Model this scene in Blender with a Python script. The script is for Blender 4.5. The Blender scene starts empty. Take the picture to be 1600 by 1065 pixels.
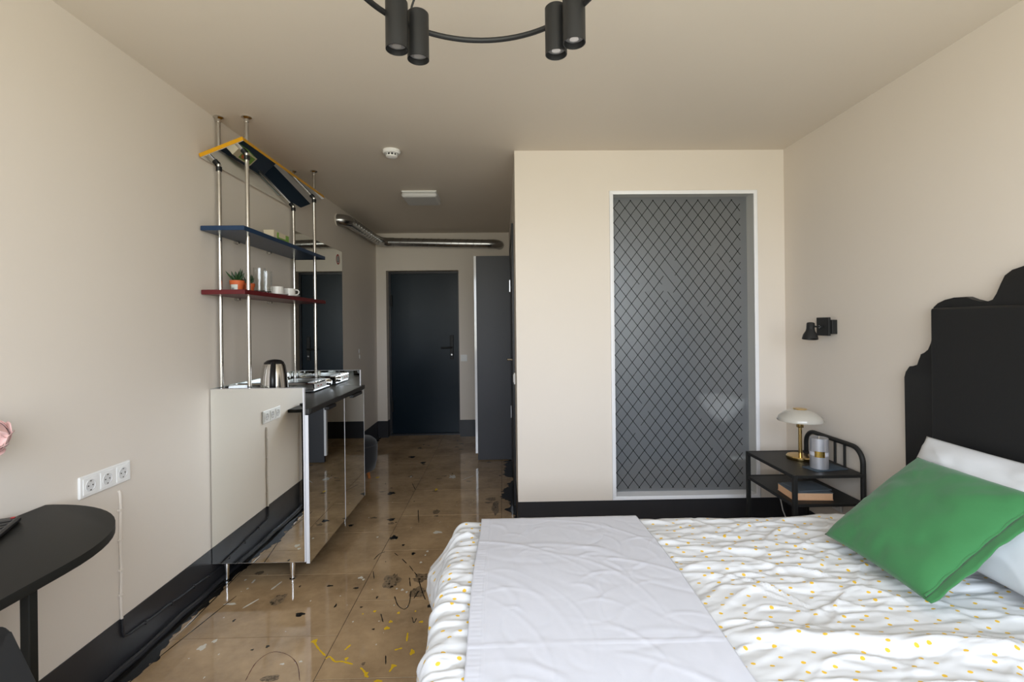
import bpy, bmesh, math, random
import numpy as np
from mathutils import Vector, Matrix, Euler

# ------------------------------------------------------------------ camera, world, exposure
SC = bpy.context.scene
COL = SC.collection
random.seed(7)
SC.view_settings.view_transform = 'Standard'
SC.view_settings.look = 'None'
SC.view_settings.gamma = 1.0
SC.view_settings.use_curve_mapping = False
SC.view_settings.exposure = 0.0

CAM_H = 1.3604
def make_camera():
    yaw, pitch, roll = -0.01924, -0.00044, -0.01145
    fwd = Vector((-math.sin(yaw) * math.cos(pitch), math.cos(yaw) * math.cos(pitch), math.sin(pitch)))
    right = Vector((math.cos(yaw), math.sin(yaw), 0.0))
    up = right.cross(fwd)
    r2 = math.cos(roll) * right + math.sin(roll) * up
    u2 = -math.sin(roll) * right + math.cos(roll) * up
    cd = bpy.data.cameras.new('camera')
    cd.sensor_width = 36.0
    cd.lens = 745.0 / 1600.0 * 36.0
    cd.shift_y = -(532.5 - 508.07) / 1600.0
    cd.clip_start = 0.02
    cam = bpy.data.objects.new('camera', cd)
    COL.objects.link(cam)
    m = Matrix((r2, u2, -fwd)).transposed().to_4x4()
    m.translation = (0, 0, CAM_H)
    cam.matrix_world = m
    SC.camera = cam
make_camera()

def make_world():
    w = bpy.data.worlds.new('daylight'); SC.world = w
    w.use_nodes = True
    nt = w.node_tree; nt.nodes.clear()
    out = nt.nodes.new('ShaderNodeOutputWorld')
    bg = nt.nodes.new('ShaderNodeBackground')
    tc = nt.nodes.new('ShaderNodeTexCoord')
    sep = nt.nodes.new('ShaderNodeSeparateXYZ')
    ramp = nt.nodes.new('ShaderNodeValToRGB')
    mp = nt.nodes.new('ShaderNodeMapRange')
    mp.inputs['From Min'].default_value = -1; mp.inputs['From Max'].default_value = 1
    e = ramp.color_ramp.elements
    e[0].position = 0.0; e[0].color = (0.60, 0.60, 0.505, 1)     # ground and trees
    e[1].position = 1.0; e[1].color = (0.76, 0.90, 1.10, 1)      # bright overcast sky
    a = e.new(0.485); a.color = (0.64, 0.64, 0.55, 1)
    b = e.new(0.53); b.color = (0.84, 0.92, 1.02, 1)
    nt.links.new(tc.outputs['Generated'], sep.inputs[0])
    nt.links.new(sep.outputs['Z'], mp.inputs['Value'])
    nt.links.new(mp.outputs[0], ramp.inputs[0])
    nt.links.new(ramp.outputs[0], bg.inputs['Color'])
    bg.inputs['Strength'].default_value = 9.2
    nt.links.new(bg.outputs[0], out.inputs[0])
make_world()

# room dimensions (metres)
H = 2.5; XL = -1.544; XR = 1.869; YB = -0.42; YF = 5.87; YP = 3.119; XC = 0.0876; ZB = 0.205
WIN = (-1.45, 1.78, 0.80, 2.40)     # window in the wall behind the camera

def portal():
    l = bpy.data.lights.new('window_portal', 'AREA')
    l.shape = 'RECTANGLE'; l.size = WIN[1] - WIN[0]; l.size_y = WIN[3] - WIN[2]
    l.cycles.is_portal = True
    o = bpy.data.objects.new('window_portal', l); COL.objects.link(o)
    o.location = ((WIN[0] + WIN[1]) / 2, YB - 0.14, (WIN[2] + WIN[3]) / 2)
    o.rotation_euler = (math.radians(90), 0, 0)          # shines towards +Y
portal()

# ------------------------------------------------------------------ materials
MATS = {}
def mat(name, col, rough=0.5, metal=0.0, spec=0.5, var=0.0, vscale=8.0, bump=0.0, bscale=60.0, coat=0.0, trans=0.0, ior=1.45, sheen=0.0, rvar=0.0):
    m = bpy.data.materials.new(name); m.use_nodes = True
    nt = m.node_tree; b = nt.nodes['Principled BSDF']
    b.inputs['Base Color'].default_value = (*col, 1)
    b.inputs['Roughness'].default_value = rough
    b.inputs['Metallic'].default_value = metal
    b.inputs['Specular IOR Level'].default_value = spec
    b.inputs['IOR'].default_value = ior
    b.inputs['Coat Weight'].default_value = coat
    b.inputs['Coat Roughness'].default_value = 0.05
    b.inputs['Transmission Weight'].default_value = trans
    b.inputs['Sheen Weight'].default_value = sheen
    tc = nt.nodes.new('ShaderNodeTexCoord')
    if var > 0:
        n = nt.nodes.new('ShaderNodeTexNoise'); n.inputs['Scale'].default_value = vscale; n.inputs['Detail'].default_value = 5
        nt.links.new(tc.outputs['Object'], n.inputs['Vector'])
        mx = nt.nodes.new('ShaderNodeMix'); mx.data_type = 'RGBA'
        mx.inputs['A'].default_value = (*[c * (1 - var) for c in col], 1)
        mx.inputs['B'].default_value = (*[min(1, c * (1 + var)) for c in col], 1)
        nt.links.new(n.outputs['Fac'], mx.inputs['Factor'])
        nt.links.new(mx.outputs['Result'], b.inputs['Base Color'])
    if rvar > 0:
        n2 = nt.nodes.new('ShaderNodeTexNoise'); n2.inputs['Scale'].default_value = vscale * 0.7
        nt.links.new(tc.outputs['Object'], n2.inputs['Vector'])
        mr = nt.nodes.new('ShaderNodeMapRange')
        mr.inputs['To Min'].default_value = max(0, rough - rvar); mr.inputs['To Max'].default_value = rough + rvar
        nt.links.new(n2.outputs['Fac'], mr.inputs['Value']); nt.links.new(mr.outputs[0], b.inputs['Roughness'])
    if bump > 0:
        nb = nt.nodes.new('ShaderNodeTexNoise'); nb.inputs['Scale'].default_value = bscale; nb.inputs['Detail'].default_value = 4
        nt.links.new(tc.outputs['Object'], nb.inputs['Vector'])
        bp = nt.nodes.new('ShaderNodeBump'); bp.inputs['Strength'].default_value = bump; bp.inputs['Distance'].default_value = 0.002
        nt.links.new(nb.outputs['Fac'], bp.inputs['Height']); nt.links.new(bp.outputs[0], b.inputs['Normal'])
    MATS[name] = m
    return m

mat('wall_paint', (0.69, 0.622, 0.548), 0.55, var=0.02, vscale=2, bump=0.12, bscale=35)
mat('ceiling_paint', (0.72, 0.645, 0.555), 0.6, var=0.02, vscale=2, bump=0.08, bscale=30)
mat('black_paint', (0.026, 0.026, 0.029), 0.36, spec=0.4, var=0.2, vscale=6, bump=0.1, bscale=40)
mat('white_paint', (0.78, 0.78, 0.80), 0.35)
mat('white_plastic', (0.80, 0.79, 0.77), 0.3)
mat('reveal_paint', (0.52, 0.52, 0.50), 0.45)
mat('mirror', (0.92, 0.94, 0.92), 0.008, metal=1.0)
mat('mirror_edge', (0.62, 0.70, 0.66), 0.2, metal=0.5)
mat('aluminium', (0.66, 0.66, 0.68), 0.28, metal=1.0)
mat('chrome', (0.80, 0.80, 0.80), 0.08, metal=1.0)
mat('steel', (0.62, 0.60, 0.57), 0.16, metal=1.0)
mat('galvanised', (0.40, 0.40, 0.40), 0.24, metal=1.0, var=0.2, vscale=14)
mat('brass', (0.72, 0.52, 0.22), 0.18, metal=1.0)
mat('black_metal', (0.016, 0.016, 0.0155), 0.48, spec=0.3)
mat('black_satin', (0.016, 0.016, 0.0165), 0.42, spec=0.4)
mat('black_plastic', (0.010, 0.010, 0.011), 0.28, spec=0.4)
mat('desk_black', (0.012, 0.0118, 0.010), 0.5, spec=0.22, var=0.15, vscale=5)
mat('worktop', (0.024, 0.023, 0.022), 0.38, var=0.45, vscale=7, bump=0.05)
mat('yellow_paint', (0.62, 0.30, 0.004), 0.35)
mat('blue_paint', (0.010, 0.034, 0.085), 0.32)
mat('red_paint', (0.105, 0.008, 0.011), 0.34)
mat('grey_door', (0.062, 0.063, 0.071), 0.45, spec=0.4, var=0.06, vscale=3)
mat('navy_door', (0.005, 0.012, 0.019), 0.32, spec=0.22, var=0.2, vscale=2.5, rvar=0.06)
mat('terracotta', (0.56, 0.115, 0.03), 0.6, var=0.1, vscale=20)
mat('soil', (0.04, 0.025, 0.015), 0.9, var=0.3, vscale=60)
mat('leaf', (0.018, 0.05, 0.014), 0.45, var=0.3, vscale=20)
mat('porcelain', (0.80, 0.77, 0.72), 0.15)
mat('clear_glass', (0.96, 0.97, 0.96), 0.02, trans=1.0, ior=1.45)
mat('milk_glass', (0.47, 0.44, 0.385), 0.14, coat=0.4)
mat('silver_paint', (0.70, 0.70, 0.73), 0.35)
mat('white_gloss', (0.86, 0.86, 0.88), 0.15, coat=0.6)
mat('lens_glass', (0.75, 0.74, 0.74), 0.12, metal=0.55)
mat('dark_fabric', (0.016, 0.016, 0.019), 0.9, var=0.3, vscale=90, sheen=0.2)
mat('orange_wood', (0.50, 0.17, 0.045), 0.45, var=0.15, vscale=14)
mat('leather', (0.013, 0.013, 0.0133), 0.5, spec=0.35, var=0.1, vscale=5, bump=0.15, bscale=120)
mat('pillow_white', (0.66, 0.67, 0.69), 0.8, var=0.02, bump=0.15, bscale=60)
mat('sheet_white', (0.60, 0.60, 0.645), 0.75, var=0.015, vscale=3, bump=0.10, bscale=45)
mat('cushion_green', (0.034, 0.168, 0.050), 0.85, var=0.06, vscale=6, bump=0.2, bscale=90, sheen=0.2)
mat('cream_paper', (0.72, 0.62, 0.45), 0.7)
mat('green_print', (0.22, 0.40, 0.07), 0.5, var=0.35, vscale=30)
mat('orange_print', (0.65, 0.16, 0.05), 0.5)
mat('peach_pages', (0.72, 0.43, 0.25), 0.75, var=0.08, vscale=60)
mat('grey_cover', (0.12, 0.14, 0.16), 0.5, var=0.4, vscale=18)
mat('napkin', (0.045, 0.065, 0.088), 0.85, bump=0.3, bscale=200)
mat('silver_wax', (0.50, 0.50, 0.53), 0.32, metal=0.6)
mat('silver_band', (0.70, 0.70, 0.76), 0.35, metal=0.3)
mat('gold_foil', (0.72, 0.50, 0.14), 0.22, metal=1.0)
mat('pink_petal', (0.72, 0.46, 0.43), 0.6, var=0.12, vscale=18, sheen=0.2)
mat('cream_petal', (0.80, 0.66, 0.45), 0.6)
mat('sticker_red', (0.45, 0.03, 0.03), 0.5)
mat('sticker_white', (0.60, 0.62, 0.58), 0.5)
mat('label_ink', (0.06, 0.06, 0.08), 0.6)
mat('lamp_plastic', (0.62, 0.61, 0.60), 0.35)
mat('spat_black', (0.012, 0.011, 0.010), 0.10)
mat('spat_smudge', (0.215, 0.150, 0.090), 0.07, var=0.25, vscale=50)
mat('spat_faint', (0.13, 0.095, 0.06), 0.10, var=0.4, vscale=60)
mat('spat_yellow', (0.66, 0.42, 0.02), 0.14)
mat('spat_white', (0.62, 0.58, 0.50), 0.14)
mat('spat_red', (0.09, 0.025, 0.018), 0.14)
mat('grout', (0.060, 0.040, 0.030), 0.25)
mat('bath_tile', (0.16, 0.165, 0.17), 0.35, var=0.1, vscale=4)
mat('lattice', (0.008, 0.009, 0.010), 0.5, spec=0.2)
mat('white_wood', (0.70, 0.70, 0.70), 0.5)

def mat_tile():
    m = bpy.data.materials.new('floor_tile'); m.use_nodes = True
    nt = m.node_tree; b = nt.nodes['Principled BSDF']
    geo = nt.nodes.new('ShaderNodeNewGeometry'); oi = nt.nodes.new('ShaderNodeObjectInfo')
    n1 = nt.nodes.new('ShaderNodeTexNoise'); n1.inputs['Scale'].default_value = 3.2; n1.inputs['Detail'].default_value = 8; n1.inputs['Roughness'].default_value = 0.62
    n2 = nt.nodes.new('ShaderNodeTexNoise'); n2.inputs['Scale'].default_value = 22; n2.inputs['Detail'].default_value = 6
    nt.links.new(geo.outputs['Position'], n1.inputs['Vector']); nt.links.new(geo.outputs['Position'], n2.inputs['Vector'])
    r = nt.nodes.new('ShaderNodeValToRGB'); e = r.color_ramp.elements
    e[0].position = 0.30; e[0].color = (0.255, 0.165, 0.088, 1)
    e[1].position = 0.72; e[1].color = (0.50, 0.345, 0.195, 1)
    add = nt.nodes.new('ShaderNodeMath'); add.operation = 'MULTIPLY_ADD'; add.inputs[1].default_value = 0.22
    nt.links.new(n2.outputs['Fac'], add.inputs[0])
    ma = nt.nodes.new('ShaderNodeMath'); ma.operation = 'MULTIPLY_ADD'; ma.inputs[1].default_value = 0.06; ma.inputs[2].default_value = -0.14
    nt.links.new(oi.outputs['Random'], ma.inputs[0])
    ad2 = nt.nodes.new('ShaderNodeMath'); ad2.operation = 'ADD'
    nt.links.new(n1.outputs['Fac'], ad2.inputs[0]); nt.links.new(ma.outputs[0], ad2.inputs[1])
    nt.links.new(ad2.outputs[0], add.inputs[2])
    nt.links.new(add.outputs[0], r.inputs[0]); nt.links.new(r.outputs[0], b.inputs['Base Color'])
    b.inputs['Roughness'].default_value = 0.055
    b.inputs['IOR'].default_value = 1.62
    nb = nt.nodes.new('ShaderNodeTexNoise'); nb.inputs['Scale'].default_value = 5; nb.inputs['Detail'].default_value = 2
    nt.links.new(geo.outputs['Position'], nb.inputs['Vector'])
    bp = nt.nodes.new('ShaderNodeBump'); bp.inputs['Strength'].default_value = 0.06; bp.inputs['Distance'].default_value = 0.01
    nt.links.new(nb.outputs['Fac'], bp.inputs['Height']); nt.links.new(bp.outputs[0], b.inputs['Normal'])
    MATS['floor_tile'] = m
mat_tile()

def mat_duvet():
    m = bpy.data.materials.new('duvet_cotton'); m.use_nodes = True
    nt = m.node_tree; b = nt.nodes['Principled BSDF']
    uv = nt.nodes.new('ShaderNodeUVMap')
    mp = nt.nodes.new('ShaderNodeMapping'); mp.inputs['Scale'].default_value = (16.0, 23.0, 1); mp.inputs['Rotation'].default_value = (0, 0, 0.5)
    v = nt.nodes.new('ShaderNodeTexVoronoi'); v.voronoi_dimensions = '2D'; v.inputs['Scale'].default_value = 1.0; v.inputs['Randomness'].default_value = 0.72
    nt.links.new(uv.outputs[0], mp.inputs[0]); nt.links.new(mp.outputs[0], v.inputs['Vector'])
    lt = nt.nodes.new('ShaderNodeMath'); lt.operation = 'LESS_THAN'; lt.inputs[1].default_value = 0.100
    nt.links.new(v.outputs['Distance'], lt.inputs[0])
    mx = nt.nodes.new('ShaderNodeMix'); mx.data_type = 'RGBA'
    mx.inputs['A'].default_value = (0.66, 0.66, 0.665, 1); mx.inputs['B'].default_value = (0.74, 0.45, 0.035, 1)
    nt.links.new(lt.outputs[0], mx.inputs['Factor']); nt.links.new(mx.outputs['Result'], b.inputs['Base Color'])
    b.inputs['Roughness'].default_value = 0.8
    MATS['duvet_cotton'] = m
mat_duvet()

def mat_frosted():
    m = bpy.data.materials.new('frosted_glass'); m.use_nodes = True
    nt = m.node_tree; nt.nodes.clear()
    out = nt.nodes.new('ShaderNodeOutputMaterial')
    d = nt.nodes.new('ShaderNodeBsdfDiffuse'); d.inputs['Color'].default_value = (0.270, 0.285, 0.305, 1)
    r = nt.nodes.new('ShaderNodeBsdfRefraction'); r.inputs['Roughness'].default_value = 0.33; r.inputs['IOR'].default_value = 1.25; r.inputs['Color'].default_value = (0.92, 0.94, 0.96, 1)
    g = nt.nodes.new('ShaderNodeBsdfGlossy'); g.inputs['Roughness'].default_value = 0.30; g.inputs['Color'].default_value = (0.8, 0.82, 0.85, 1)
    m1 = nt.nodes.new('ShaderNodeMixShader'); m1.inputs[0].default_value = 0.60
    m2 = nt.nodes.new('ShaderNodeMixShader'); m2.inputs[0].default_value = 0.06
    nt.links.new(d.outputs[0], m1.inputs[1]); nt.links.new(r.outputs[0], m1.inputs[2])
    nt.links.new(m1.outputs[0], m2.inputs[1]); nt.links.new(g.outputs[0], m2.inputs[2])
    nt.links.new(m2.outputs[0], out.inputs[0])
    MATS['frosted_glass'] = m
    c = bpy.data.materials.new('pane_clear'); c.use_nodes = True
    nt = c.node_tree; nt.nodes.clear()
    out = nt.nodes.new('ShaderNodeOutputMaterial')
    r = nt.nodes.new('ShaderNodeBsdfRefraction'); r.inputs['Roughness'].default_value = 0.0; r.inputs['IOR'].default_value = 1.25
    nt.links.new(r.outputs[0], out.inputs[0])
    MATS['pane_clear'] = c
mat_frosted()

# ------------------------------------------------------------------ mesh helpers
class MB:
    """collects shapes given in world coordinates"""
    def __init__(self): self.bm = bmesh.new()
    def box(self, x0, x1, y0, y1, z0, z1, bev=0.0015, M=None):
        t = bmesh.new()
        vs = [t.verts.new((x, y, z)) for x in (x0, x1) for y in (y0, y1) for z in (z0, z1)]
        for f in ((0, 1, 3, 2), (4, 6, 7, 5), (0, 4, 5, 1), (2, 3, 7, 6), (0, 2, 6, 4), (1, 5, 7, 3)):
            t.faces.new([vs[i] for i in f])
        if bev > 0:
            bmesh.ops.bevel(t, geom=t.edges[:], offset=bev, segments=3 if bev > 0.009 else 1, affect='EDGES', profile=0.5)
        return self._merge(t, M)
    def _merge(self, t, M=None):
        if M is not None: bmesh.ops.transform(t, matrix=M, verts=t.verts[:])
        bmesh.ops.recalc_face_normals(t, faces=t.faces[:])
        me = bpy.data.meshes.new('tmp'); t.to_mesh(me); t.free()
        self.bm.from_mesh(me); bpy.data.meshes.remove(me)
        return self
    def tube(self, pts, r, seg=12, caps=True, closed=False):
        t = bmesh.new(); pts = [Vector(p) for p in pts]; n = len(pts)
        rs = r if isinstance(r, (list, tuple)) else [r] * n
        rings = []; prev = None
        for i, p in enumerate(pts):
            if closed: d = pts[(i + 1) % n] - pts[i - 1]
            else: d = pts[min(i + 1, n - 1)] - pts[max(i - 1, 0)]
            d.normalize()
            if prev is None:
                a = Vector((0, 0, 1)) if abs(d.z) < 0.9 else Vector((1, 0, 0))
                u = d.cross(a).normalized()
            else:
                u = (prev - d * prev.dot(d)).normalized()
            prev = u; v = d.cross(u)
            rings.append([t.verts.new(p + rs[i] * (math.cos(2 * math.pi * k / seg) * u + math.sin(2 * math.pi * k / seg) * v)) for k in range(seg)])
        m = n if closed else n - 1
        for i in range(m):
            a, b = rings[i], rings[(i + 1) % n]
            for k in range(seg):
                t.faces.new((a[k], a[(k + 1) % seg], b[(k + 1) % seg], b[k]))
        if caps and not closed:
            t.faces.new(rings[0][::-1]); t.faces.new(rings[-1])
        return self._merge(t)
    def cyl(self, p0, p1, r, r1=None, seg=24): return self.tube([p0, p1], [r, r if r1 is None else r1], seg)
    def lathe(self, prof, c=(0, 0, 0), seg=32, M=None, sx=1.0, sy=1.0):
        """prof: list of (radius, height); open or closed profile around Z"""
        t = bmesh.new(); rings = []
        for (r, z) in prof:
            if r < 1e-6: rings.append([t.verts.new((c[0], c[1], c[2] + z))])
            else: rings.append([t.verts.new((c[0] + sx * r * math.cos(2 * math.pi * k / seg), c[1] + sy * r * math.sin(2 * math.pi * k / seg), c[2] + z)) for k in range(seg)])
        for a, b in zip(rings[:-1], rings[1:]):
            for k in range(seg):
                k2 = (k + 1) % seg
                if len(a) == 1 and len(b) == 1: continue
                if len(a) == 1: t.faces.new((a[0], b[k], b[k2]))
                elif len(b) == 1: t.faces.new((a[k], a[k2], b[0]))
                else: t.faces.new((a[k], a[k2], b[k2], b[k]))
        return self._merge(t, M)
    def prism(self, poly, lo, hi, axis='z', bev=0.0):
        """poly: 2D outline; axis z -> (x,y), x -> (y,z), y -> (x,z)"""
        t = bmesh.new()
        def P(p, h):
            return {'z': (p[0], p[1], h), 'x': (h, p[0], p[1]), 'y': (p[0], h, p[1])}[axis]
        a = [t.verts.new(P(p, lo)) for p in poly]; b = [t.verts.new(P(p, hi)) for p in poly]
        fa = t.faces.new(a); fb = t.faces.new(b[::-1]); n = len(poly)
        for i in range(n): t.faces.new((a[i], b[i], b[(i + 1) % n], a[(i + 1) % n]))
        if bev > 0:
            ed = list(set(list(fa.edges) + list(fb.edges)))
            bmesh.ops.bevel(t, geom=ed, offset=bev, segments=2, affect='EDGES', profile=0.5)
        return self._merge(t)
    def grid(self, P, uvs=None):
        """P: array [n,m,3]"""
        n, m = P.shape[:2]; t = self.bm
        V = [[t.verts.new(P[i, j]) for j in range(m)] for i in range(n)]
        uvl = t.loops.layers.uv.new('UVMap') if uvs is not None else None
        for i in range(n - 1):
            for j in range(m - 1):
                f = t.faces.new((V[i][j], V[i + 1][j], V[i + 1][j + 1], V[i][j + 1]))
                if uvl is not None:
                    for l, (a, b) in zip(f.loops, ((i, j), (i + 1, j), (i + 1, j + 1), (i, j + 1))): l[uvl].uv = uvs[a, b]
        return self
    def quad(self, pts):
        self.bm.faces.new([self.bm.verts.new(p) for p in pts]); return self
    def build(self, name, material, parent=None, smooth=True, angle=35, wn=False, **tags):
        me = bpy.data.meshes.new(name)
        if parent is not None:
            M = Matrix.LocRotScale(parent.location, parent.rotation_euler, None)
            if parent.parent is not None:
                g = parent.parent; M = Matrix.LocRotScale(g.location, g.rotation_euler, None) @ M
            bmesh.ops.transform(self.bm, matrix=M.inverted(), verts=self.bm.verts[:])
        self.bm.to_mesh(me); self.bm.free()
        me.materials.append(MATS[material])
        if smooth and len(me.polygons):
            me.polygons.foreach_set('use_smooth', [True] * len(me.polygons))
            me.set_sharp_from_angle(angle=math.radians(angle))
        if material == 'mirror':
            me.polygons.foreach_set('use_smooth', [False] * len(me.polygons))
        o = bpy.data.objects.new(name, me); COL.objects.link(o)
        o.parent = parent
        for k, v in tags.items(): o[k] = v
        if wn: o.modifiers.new('weighted', 'WEIGHTED_NORMAL').keep_sharp = True
        return o

def thing(name, label, cat, loc=(0, 0, 0), rot=(0, 0, 0), group=None):
    o = bpy.data.objects.new(name, None); COL.objects.link(o)
    o.empty_display_size = 0.05
    o.location = loc; o.rotation_euler = rot
    o['label'] = label; o['category'] = cat
    if group: o['group'] = group
    return o
def S(o, label=None):
    o['kind'] = 'structure'
    if label: o['label'] = label
    return o
def sroot(name, label, loc=(0, 0, 0)):
    o = bpy.data.objects.new(name, None); COL.objects.link(o); o.location = loc
    o['kind'] = 'structure'; o['label'] = label
    return o
def box(name, m, b, parent=None, bev=0.0015, **t):
    return MB().box(*b, bev=bev).build(name, m, parent, **t)

# smooth value noise for cloth
_rng = np.random.default_rng(11)
_NT = _rng.random((256, 256))
def vnoise(x, y):
    xi = np.floor(x).astype(int); yi = np.floor(y).astype(int)
    fx = x - xi; fy = y - yi
    fx = fx * fx * fx * (fx * (fx * 6 - 15) + 10); fy = fy * fy * fy * (fy * (fy * 6 - 15) + 10)
    g = lambda a, b: _NT[a % 256, b % 256]
    return (g(xi, yi) * (1 - fx) * (1 - fy) + g(xi + 1, yi) * fx * (1 - fy) + g(xi, yi + 1) * (1 - fx) * fy + g(xi + 1, yi + 1) * fx * fy) * 2 - 1

# paint marks on the floor: (x, y, half width, half depth) in metres, then strokes
BLACK = [(-0.926, 3.911, 0.029, 0.036), (-0.802, 3.377, 0.024, 0.023), (-0.718, 3.088, 0.025, 0.029), (-1.058, 3.29, 0.015, 0.018), (-0.552, 2.865, 0.011, 0.017), (-0.635, 2.98, 0.009, 0.012), (-0.368, 2.327, 0.014, 0.018), (-0.978, 2.28, 0.021, 0.017), (-0.833, 2.345, 0.005, 0.016), (-0.926, 2.527, 0.017, 0.008), (-0.78, 2.5, 0.014, 0.009), (-0.648, 2.409, 0.005, 0.011), (-0.81, 4.768, 0.026, 0.031), (-0.96, 4.983, 0.033, 0.034)]
FAINT = [(-1.367, 2.676, 0.022, 0.02), (-0.612, 2.562, 0.045, 0.068), (-0.456, 2.588, 0.041, 0.046), (-0.452, 2.45, 0.04, 0.046), (-1.139, 2.409, 0.033, 0.049), (-0.918, 1.87, 0.035, 0.017), (-0.503, 3.501, 0.024, 0.042), (-0.579, 1.937, 0.007, 0.01), (-0.787, 3.313, 0.021, 0.019), (-0.395, 2.478, 0.016, 0.03), (-0.107, 3.737, 0.038, 0.038), (-0.07, 3.564, 0.026, 0.133)]
YELLOW = [(-0.832, 2.083, 0.013, 0.013), (-0.539, 2.162, 0.013, 0.011), (-0.533, 2.209, 0.009, 0.01), (-0.628, 2.292, 0.007, 0.009), (-0.511, 2.275, 0.007, 0.009), (-0.391, 2.202, 0.01, 0.008), (-0.57, 3.98, 0.01, 0.027), (-1.147, 4.327, 0.018, 0.026), (-0.394, 1.998, 0.01, 0.017), (-0.454, 1.92, 0.011, 0.01), (-0.495, 1.841, 0.017, 0.006), (-0.657, 1.968, 0.007, 0.01), (-0.551, 1.878, 0.007, 0.014), (-0.679, 2.273, 0.004, 0.005), (-0.433, 2.286, 0.004, 0.006)]
WHITE = [(-0.467, 4.308, 0.028, 0.045), (-0.447, 3.154, 0.029, 0.02), (-0.787, 2.602, 0.014, 0.011), (-0.766, 2.583, 0.007, 0.009), (-0.471, 2.89, 0.007, 0.011), (-0.488, 2.757, 0.007, 0.01), (-0.535, 2.474, 0.007, 0.01), (-0.508, 2.452, 0.005, 0.009), (-1.407, 2.605, 0.005, 0.009), (-1.349, 2.517, 0.005, 0.008), (-1.135, 2.561, 0.005, 0.007), (-0.839, 1.959, 0.007, 0.005), (-0.908, 1.947, 0.009, 0.005), (-0.846, 4.329, 0.008, 0.019), (-0.566, 2.485, 0.005, 0.007), (-0.826, 3.1, 0.007, 0.009), (-0.476, 2.843, 0.005, 0.008)]
BLACK_L = [[(-0.665, 2.876), (-0.638, 2.842)], [(-0.604, 2.801), (-0.568, 2.748)], [(-0.547, 2.722), (-0.513, 2.66)], [(-0.505, 2.648), (-0.484, 2.612)], [(-0.467, 2.567), (-0.431, 2.459), (-0.401, 2.38)], [(-0.561, 2.415), (-0.528, 2.338), (-0.489, 2.304), (-0.475, 2.349), (-0.488, 2.462)], [(-0.738, 2.669), (-0.71, 2.588)], [(-0.593, 2.27), (-0.567, 2.206)], [(-0.5, 1.981), (-0.487, 1.93)], [(-0.44, 2.239), (-0.424, 2.197), (-0.418, 2.229)], [(-0.644, 3.549), (-0.598, 3.312)], [(-0.768, 2.802), (-0.755, 2.869), (-0.729, 2.895)], [(-0.46, 2.392), (-0.448, 2.46)], [(-0.521, 2.591), (-0.499, 2.503)], [(-0.801, 4.147), (-0.742, 3.979)]]
YELLOW_L = [[(-0.829, 2.075), (-0.794, 2.032), (-0.751, 1.99)], [(-0.743, 1.971), (-0.73, 1.983), (-0.699, 1.954), (-0.67, 1.953), (-0.62, 1.935)], [(-0.682, 2.021), (-0.667, 2.055)], [(-0.471, 2.014), (-0.441, 2.026)], [(-0.584, 1.915), (-0.565, 1.896), (-0.539, 1.86)], [(-0.454, 1.92), (-0.463, 1.887)], [(-0.438, 2.127), (-0.431, 2.068)]]
WHITE_L = [[(-1.354, 2.57), (-1.356, 2.607)], [(-0.503, 4.361), (-0.438, 4.27)], [(-0.38, 4.212), (-0.281, 4.329)]]
RED_L = [[(-1.009, 1.859), (-1.019, 1.961), (-0.985, 2.019), (-0.914, 2.003), (-0.847, 1.943), (-0.798, 1.852)]]

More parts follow.
